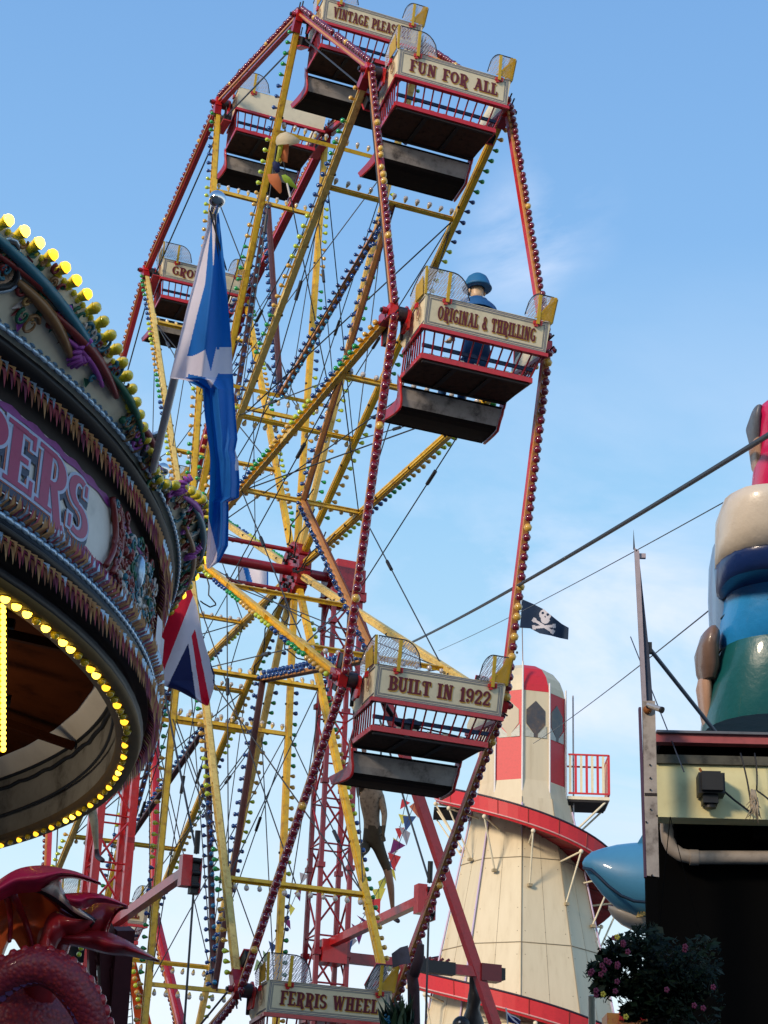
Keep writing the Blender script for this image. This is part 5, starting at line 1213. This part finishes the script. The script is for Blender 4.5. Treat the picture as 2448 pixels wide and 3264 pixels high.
mb=MB(); loft(mb,[(2495,2094,204,.35),(2495,2070,206,.37),(2495,2000,202,.38),(2495,1950,192,.36),(2495,1930,194,.355),(2495,1880,200,.36),(2495,1830,205,.36),(2495,1780,212,.36)],ibl,wr=.006); build('torso',mb,fg)
mb=MB(); loft(mb,[(2462,1880,163,.30),(2462,1870,172,.34),(2462,1830,176,.35),(2458,1800,174,.34),(2458,1792,160,.3)],inv,D=DI-.2,wr=.01); build('cuff_band',mb,fg)
mb=MB(); loft(mb,[(2462,1808,150,.26),(2458,1795,172,.32),(2456,1745,172,.35),(2452,1690,166,.34),(2450,1650,160,.33),(2452,1615,152,.3),(2458,1600,130,.24),(2462,1592,80,.14)],icr,D=DI-.25,wr=.012); build('cream_cuff',mb,fg)
mb=MB(); loft(mb,[(2500,1610,92,.2),(2500,1560,100,.24),(2500,1500,96,.23),(2500,1440,88,.22),(2500,1390,92,.23),(2500,1340,94,.22),(2500,1312,84,.19),(2500,1300,55,.12)],ipk,wr=.012); hd=build('head',mb,fg)
mb=MB(); loft(mb,[(2412,1425,6,.05),(2406,1395,14,.1),(2402,1350,18,.13),(2410,1315,14,.1)],mat('slate vinyl',(.12,.13,.16),.4)); loft(mb,[(2416,1510,5,.04),(2412,1480,12,.09),(2408,1420,16,.11)],iti); build('ear',mb,hd)
mb=MB(); loft(mb,[(2300,2090,26,.12),(2292,2000,26,.14),(2288,1900,26,.15),(2284,1800,20,.13),(2288,1740,14,.08)],ilb,D=DI+.1); build('arm',mb,fg)
mb=MB(); loft(mb,[(2256,2350,8,.05),(2250,2260,18,.1),(2244,2190,22,.12),(2240,2160,12,.09)],iti,D=DI+.0); loft(mb,[(2258,2175,22,.1),(2256,2140,32,.15),(2252,2080,34,.16),(2262,2030,28,.14),(2268,2008,14,.08)],igr,D=DI-.05,wr=.02); build('hand',mb,fg)
mb=MB(); seam=mat('dark vinyl seam',(.01,.03,.05),.5,var=0)
for y,r_1,d1 in((1930,195,.36),(1985,201,.385),(2092,206,.368)): mb.path([W(2495,y,DI)+bx*(r_1*DI/FPX*cos(a))+by*(d1*1.0*sin(a))*1.0 for a in[PI+PI*i/30 for i in range(31)]],.004,seam,5)
build('seams',mb,fg)
# ------------------------------------------------------------------ inflatable shark
sk=thing('inflatable_shark',W(2200,2900,13),'blue inflatable shark head poking out beside the kiosk, with a cream lower jaw','inflatable')
sb_=mat('shark blue vinyl',(.09,.33,.52),.42,var=.08,scale=1.5,coat=.3,bump=.1); DS=13.
mb=MB(); sx=[(1856,2752,3,3),(1864,2754,20,20),(1885,2762,46,40),(1920,2780,76,66),(1965,2798,105,90),(2010,2808,120,108),(2060,2815,130,120),(2120,2822,136,130),(2200,2830,138,130),(2300,2835,120,115),(2420,2840,70,70),(2480,2842,20,20)]
rows=[]
for x,y,hh_,dd in sx:
    rows.append([W(x,y,DS)+bz*(hh_*DS/FPX*sin(a)*(1 if sin(a)>0 else .92))+by*(dd*DS/FPX*cos(a)) for a in[2*PI*j/28 for j in range(28)]])
mb.grid(rows,sb_,True,True); build('body',mb,sk)
mb=MB(); mb.path([W(1860,2767,DS-.05)]+[W(x,y,DS-d) for x,y,d in((1885,2772,.13),(1910,2795,.2),(1940,2825,.25),(1980,2855,.29),(2020,2872,.31),(2062,2876,.33),(2120,2870,.33))],.012,mat('dark seam',(.01,.03,.06),.6),6); build('mouth_line',mb,sk)
mb=MB(); rows=[]
for x,y,hh_,dd in((1938,2892,5,10),(1955,2905,16,40),(1985,2922,24,60),(2020,2935,28,70),(2060,2940,30,80),(2120,2942,28,80)): rows.append([W(x,y,DS-.0)+bz*(hh_*DS/FPX*sin(a))+by*(dd*DS/FPX*cos(a)) for a in[2*PI*j/20 for j in range(20)]])
mb.grid(rows,icr,True,True); jw=build('lower_jaw',mb,sk)
for i in range(6): mb=MB(); c=W(2035+9*i,2925-3*i,DS-.2); mb.tube(c,c+bz*.04,.018,mat('yellow tooth',(.6,.4,.12),.4),6,r2=.002); build('tooth',mb,jw)
mb=MB(); mb.poly([W(2030,2690,DS),W(2120,2690,DS),W(2060,2640,DS)],sb_,.05,by); build('fin',mb,sk)
# ------------------------------------------------------------------ hanging basket
hb=thing('hanging_basket',W(2080,3100,6.6),'dark leafy hanging basket with small pink flowers under the kiosk eaves','hanging basket')
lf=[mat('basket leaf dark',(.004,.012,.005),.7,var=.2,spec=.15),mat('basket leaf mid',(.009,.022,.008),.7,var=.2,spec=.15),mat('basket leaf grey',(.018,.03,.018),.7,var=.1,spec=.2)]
mb=MB(); rn=random.Random(12); blobs=[(2060,3010,60),(1990,3030,50),(1950,3060,40),(2030,3090,80),(1930,3110,34),(2110,3080,90),(1965,3130,36),(2170,3120,90),(2060,3140,50),(2190,3200,110),(2060,3200,42),(2010,3150,26),(2230,3060,70),(2120,3250,80),(2150,3150,90),(1900,3090,22),(2010,3225,26),(1915,3150,24)]
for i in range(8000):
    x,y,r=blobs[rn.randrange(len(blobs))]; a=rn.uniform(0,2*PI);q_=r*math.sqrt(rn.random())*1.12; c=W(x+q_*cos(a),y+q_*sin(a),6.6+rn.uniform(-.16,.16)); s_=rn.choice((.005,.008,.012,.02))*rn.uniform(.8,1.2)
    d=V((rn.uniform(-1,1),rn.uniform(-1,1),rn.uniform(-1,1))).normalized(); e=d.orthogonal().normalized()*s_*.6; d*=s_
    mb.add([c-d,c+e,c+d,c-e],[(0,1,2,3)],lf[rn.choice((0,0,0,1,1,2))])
for i in range(46):
    a_=rn.uniform(PI*.55,PI*1.75); x0,y0,r0_=blobs[rn.randrange(8)]; pts=[]; x1=x0+cos(a_)*(r0_+rn.uniform(15,48)); y1=y0-sin(a_)*(r0_+rn.uniform(0,30))*.7+rn.uniform(0,40)
    for j in range(6): t=j/5; pts.append(W(x0+(x1-x0)*t,y0+(y1-y0)*t+12*sin(PI*t)*rn.uniform(-1,1),6.5))
    mb.path(pts,.0018,lf[1],4)
    for j in range(14):
        t=rn.uniform(.35,1); c=pts[min(4,int(t*5))].lerp(pts[min(5,int(t*5)+1)],t*5%1)+V((rn.uniform(-.012,.012),0,rn.uniform(-.012,.012))); d=V((rn.uniform(-1,1),rn.uniform(-.4,.4),rn.uniform(-1,1))).normalized(); e=d.orthogonal().normalized()*.005; d*=.011
        mb.add([c-d,c+e,c+d,c-e],[(0,1,2,3)],lf[rn.choice((0,1,2))])
build('foliage',mb,hb)
for i in range(26):
    mb=MB()
    p=[(1962,2990),(1985,3005),(1940,3060),(1920,3085),(1975,3080),(1885,3100),(1910,3112),(1960,3135),(1905,3150),(1925,3170),(2190,3010),(2180,3030),(1895,3165),(1968,3160),(2130,3150),(2270,3145),(2210,3200),(2240,3215),(1990,3235),(1998,3028)][i%20]
    c=W(p[0]+rn.uniform(-8,8),p[1]+rn.uniform(-8,8),6.35)
    for j in range(5): an=2*PI*j/5; mb.ball(c+bx*.006*cos(an)+bz*.006*sin(an),.0055,mat('pink petal',(.15,.012,.055),.6,var=.1) if i%9 else mat('yellow petal',(.6,.5,.05),.6),5,3,(1,.5,1))
    build('blossom',mb,hb)
mb=MB(); c=W(2150,3150,6.65); mb.ball(c,.13,bdk,16,10,(1,1,.5)); 
for j in range(3): mb.tube(c+bx*.14*cos(2*j)+by*.14*sin(2*j),c+V((.0,0,.62)),.0015,bdk,4)
build('basket',mb,hb)
lp=thing('cream_bollard_post',W(1888,3330,11),'pale cream round post standing under the flowers at the bottom edge','post')
mb=MB(); mb.tube(W(1888,3340,11),W(1886,3178,11),.021,mat('cream gloss post',(.7,.6,.42),.3,var=.05,coat=.4),16); mb.tube(V((W(1888,3340,11).x,W(1888,3340,11).y,GZ)),W(1888,3340,11),.021,MT['cream gloss post'],16); mb.ball(W(1886,3177,11),.022,mat('cream gloss post',(.7,.6,.42)),12,6,(1,1,.5)); build('shaft',mb,lp)
o=thing('fair_stall',W(2010,3250,18),'small bright stall top in red, yellow and blue glimpsed under the flower basket','stall')
mb=MB(); mb.box(W(2010,3300,18),(.5,.4,.35),mat('stall yellow red',(.5,.22,.03),.5,var=.2,scale=20,dirt=(.4,.02,.02)),(bx,by,bz)); mb.poly([W(1975,3215,18),W(2035,3215,18),W(2050,3260,18),W(1965,3260,18)],hred,.2,-by); mb.box(W(2055,3150,17.8),(.2,.2,.1),cloth_blue,(bx,by,bz)); build('canopy',mb,o)
# the lit lamps inside the carousel
ll=bpy.data.lights.new('carousel_lamp','POINT'); ll.energy=24; ll.color=(1,.80,.55); ll.shadow_soft_size=.25; lo=bpy.data.objects.new('carousel_lamp',ll); COL.objects.link(lo); lo.location=M(cp(3.5,-4,4.35)); 
# ------------------------------------------------------------------ ground
mb=MB(); N=40; g=400.
mb.add([V((-g,-g,GZ)),V((g,-g,GZ)),V((g,g,GZ)),V((-g,g,GZ))],[(0,1,2,3)],mat('worn paving',(.17,.155,.14),.85,var=.14,scale=1.2,bump=.2))
o=build('ground',mb,None,V((0,0,GZ)),kind='structure')
# ------------------------------------------------------------------ sun, sky, camera
SD=V((-.86,-.42,.34)).normalized(); elev=math.asin(SD.z); az=math.atan2(SD.x,SD.y)
sl_=bpy.data.lights.new('sun','SUN'); sl_.energy=2.6; sl_.angle=R(11); sl_.color=(1,.80,.60); so=bpy.data.objects.new('sun',sl_); COL.objects.link(so); so.rotation_euler=SD.to_track_quat('Z','Y').to_euler()
w=bpy.data.worlds.new('World'); sc.world=w; w.use_nodes=True; nt=w.node_tree; n=nt.nodes; l=nt.links
bg=n['Background']; sky=n.new('ShaderNodeTexSky'); sky.sky_type='NISHITA'; sky.sun_disc=False; sky.sun_elevation=elev; sky.sun_rotation=az; sky.air_density=1.15; sky.dust_density=.6; sky.ozone_density=2.2
tc=n.new('ShaderNodeTexCoord'); sx_=n.new('ShaderNodeSeparateXYZ'); l.new(tc.outputs['Generated'],sx_.inputs[0])
hz=n.new('ShaderNodeValToRGB'); e=hz.color_ramp.elements; st=[(0,(.30,.30,.30)),(.02,(.85,.95,.98)),(.13,(.84,.95,.98)),(.20,(.64,.84,.95)),(.27,(.50,.75,.92)),(.40,(.325,.61,.90)),(.52,(.235,.475,.83)),(.66,(.175,.38,.74)),(1,(.10,.24,.55))]
e[0].position,e[0].color=st[0][0],(*st[0][1],1); e[1].position,e[1].color=st[-1][0],(*st[-1][1],1)
for p,c in st[1:-1]: q_=e.new(p); q_.color=(*c,1)
l.new(sx_.outputs['Z'],hz.inputs['Fac'])
mul=n.new('ShaderNodeVectorMath'); mul.operation='SCALE'; mul.inputs['Scale'].default_value=9.2; l.new(hz.outputs['Color'],mul.inputs[0])
mx0=n.new('ShaderNodeMixRGB'); mx0.inputs[0].default_value=.85; l.new(sky.outputs[0],mx0.inputs[1]); l.new(mul.outputs[0],mx0.inputs[2])
mp=n.new('ShaderNodeMapping'); mp.inputs['Scale'].default_value=(1,1,2.4); mp.inputs['Location'].default_value=(.35,.1,.2); l.new(tc.outputs['Generated'],mp.inputs['Vector'])
nz=n.new('ShaderNodeTexNoise'); nz.inputs['Scale'].default_value=5.2; nz.inputs['Detail'].default_value=9; nz.inputs['Roughness'].default_value=.58; nz.inputs['Distortion'].default_value=.4; l.new(mp.outputs[0],nz.inputs['Vector'])
cr=n.new('ShaderNodeValToRGB'); cr.color_ramp.elements[0].position=.43; cr.color_ramp.elements[1].position=.68; l.new(nz.outputs['Fac'],cr.inputs['Fac'])
mr=n.new('ShaderNodeMapRange'); mr.inputs['From Min'].default_value=.16; mr.inputs['From Max'].default_value=.52; mr.inputs['To Min'].default_value=.85; mr.inputs['To Max'].default_value=.0; l.new(sx_.outputs['Z'],mr.inputs['Value'])
def patchdir(px,py,c0,c1,amt):
    d_=ray(px,py).normalized(); dp=n.new('ShaderNodeVectorMath'); dp.operation='DOT_PRODUCT'; nn_=n.new('ShaderNodeVectorMath'); nn_.operation='NORMALIZE'; l.new(tc.outputs['Generated'],nn_.inputs[0]); l.new(nn_.outputs[0],dp.inputs[0]); dp.inputs[1].default_value=d_
    m_=n.new('ShaderNodeMapRange'); m_.interpolation_type='SMOOTHSTEP'; m_.inputs['From Min'].default_value=cos(R(c1)); m_.inputs['From Max'].default_value=cos(R(c0)); m_.inputs['To Max'].default_value=amt; l.new(dp.outputs['Value'],m_.inputs['Value']); return m_.outputs[0]
acc=mr.outputs[0]
for a_ in((1640,800,.2,2.2,.5),(1760,680,.2,2.6,.32),(1850,2150,1,6,.75),(2000,2330,1,4,.7)):
    ad=n.new('ShaderNodeMath'); ad.operation='ADD'; ad.use_clamp=True; l.new(acc,ad.inputs[0]); l.new(patchdir(*a_),ad.inputs[1]); acc=ad.outputs[0]
mu=n.new('ShaderNodeMath'); mu.operation='MULTIPLY'; l.new(cr.outputs['Color'],mu.inputs[0]); l.new(acc,mu.inputs[1])
nz2=n.new('ShaderNodeTexNoise'); nz2.inputs['Scale'].default_value=3.1; nz2.inputs['Detail'].default_value=4; l.new(mp.outputs[0],nz2.inputs['Vector'])
c2=n.new('ShaderNodeMixRGB'); c2.inputs[1].default_value=(5.2,6.1,8.6,1); c2.inputs[2].default_value=(8.2,8.7,9.7,1); l.new(nz2.outputs['Fac'],c2.inputs[0])
mx=n.new('ShaderNodeMixRGB'); l.new(c2.outputs[0],mx.inputs[2]); l.new(mu.outputs[0],mx.inputs[0]); l.new(mx0.outputs[0],mx.inputs[1])
l.new(mx.outputs[0],bg.inputs['Color']); bg.inputs['Strength'].default_value=.1
# unseen terrace, added behind the viewer to throw shade on the foot of the fair
sh_=V((SD.x,SD.y,0)).normalized(); sd_=V((-sh_.y,sh_.x,0)); c=CAM+sh_*14
tr=thing('added_shade_terrace',V((c.x,c.y,GZ)),'unseen grey terrace block added behind the viewer to shade the fairground','building')
def terr(t0,t1,hT,nm):
    cc_=c-sd_*((t0+t1)/2); mb=MB(); mb.box(V((cc_.x,cc_.y,(GZ+hT)/2))+sh_*3,(6,t1-t0,hT-GZ),mat('grey sandstone',(.20,.18,.15),.85,var=.1,scale=1),(sh_,sd_,bz)); wl_=build('wall',mb,tr)
    n_=int((t1-t0)/3); m_=int((hT-2)/3.2)
    for i in range(n_):
        for j in range(m_): mb=MB(); w_=V((c.x,c.y,2.4+3.2*j))-sd_*(t0+1.5+3*i)-sh_*.02; mb.box(w_,(.06,1.1,1.8),mat('terrace window glass',(.03,.035,.04),.1),(sh_,sd_,bz)); build('window',mb,wl_)
terr(7.6,30,15.6,'a'); terr(-24,7.597,10.4,'b')
cam=bpy.data.cameras.new('camera'); co=bpy.data.objects.new('camera',cam); COL.objects.link(co); sc.camera=co
cam.sensor_fit='VERTICAL'; cam.sensor_height=36; cam.lens=FPX/3264*36; cam.clip_end=3000; cam.clip_start=.1
mw=Matrix((RT,UP,-FW)).transposed().to_4x4(); mw.translation=V((0,0,CZ)); co.matrix_world=mw
sc.view_settings.view_transform='Standard'; sc.view_settings.look='None'; sc.view_settings.exposure=.32; sc.view_settings.gamma=1
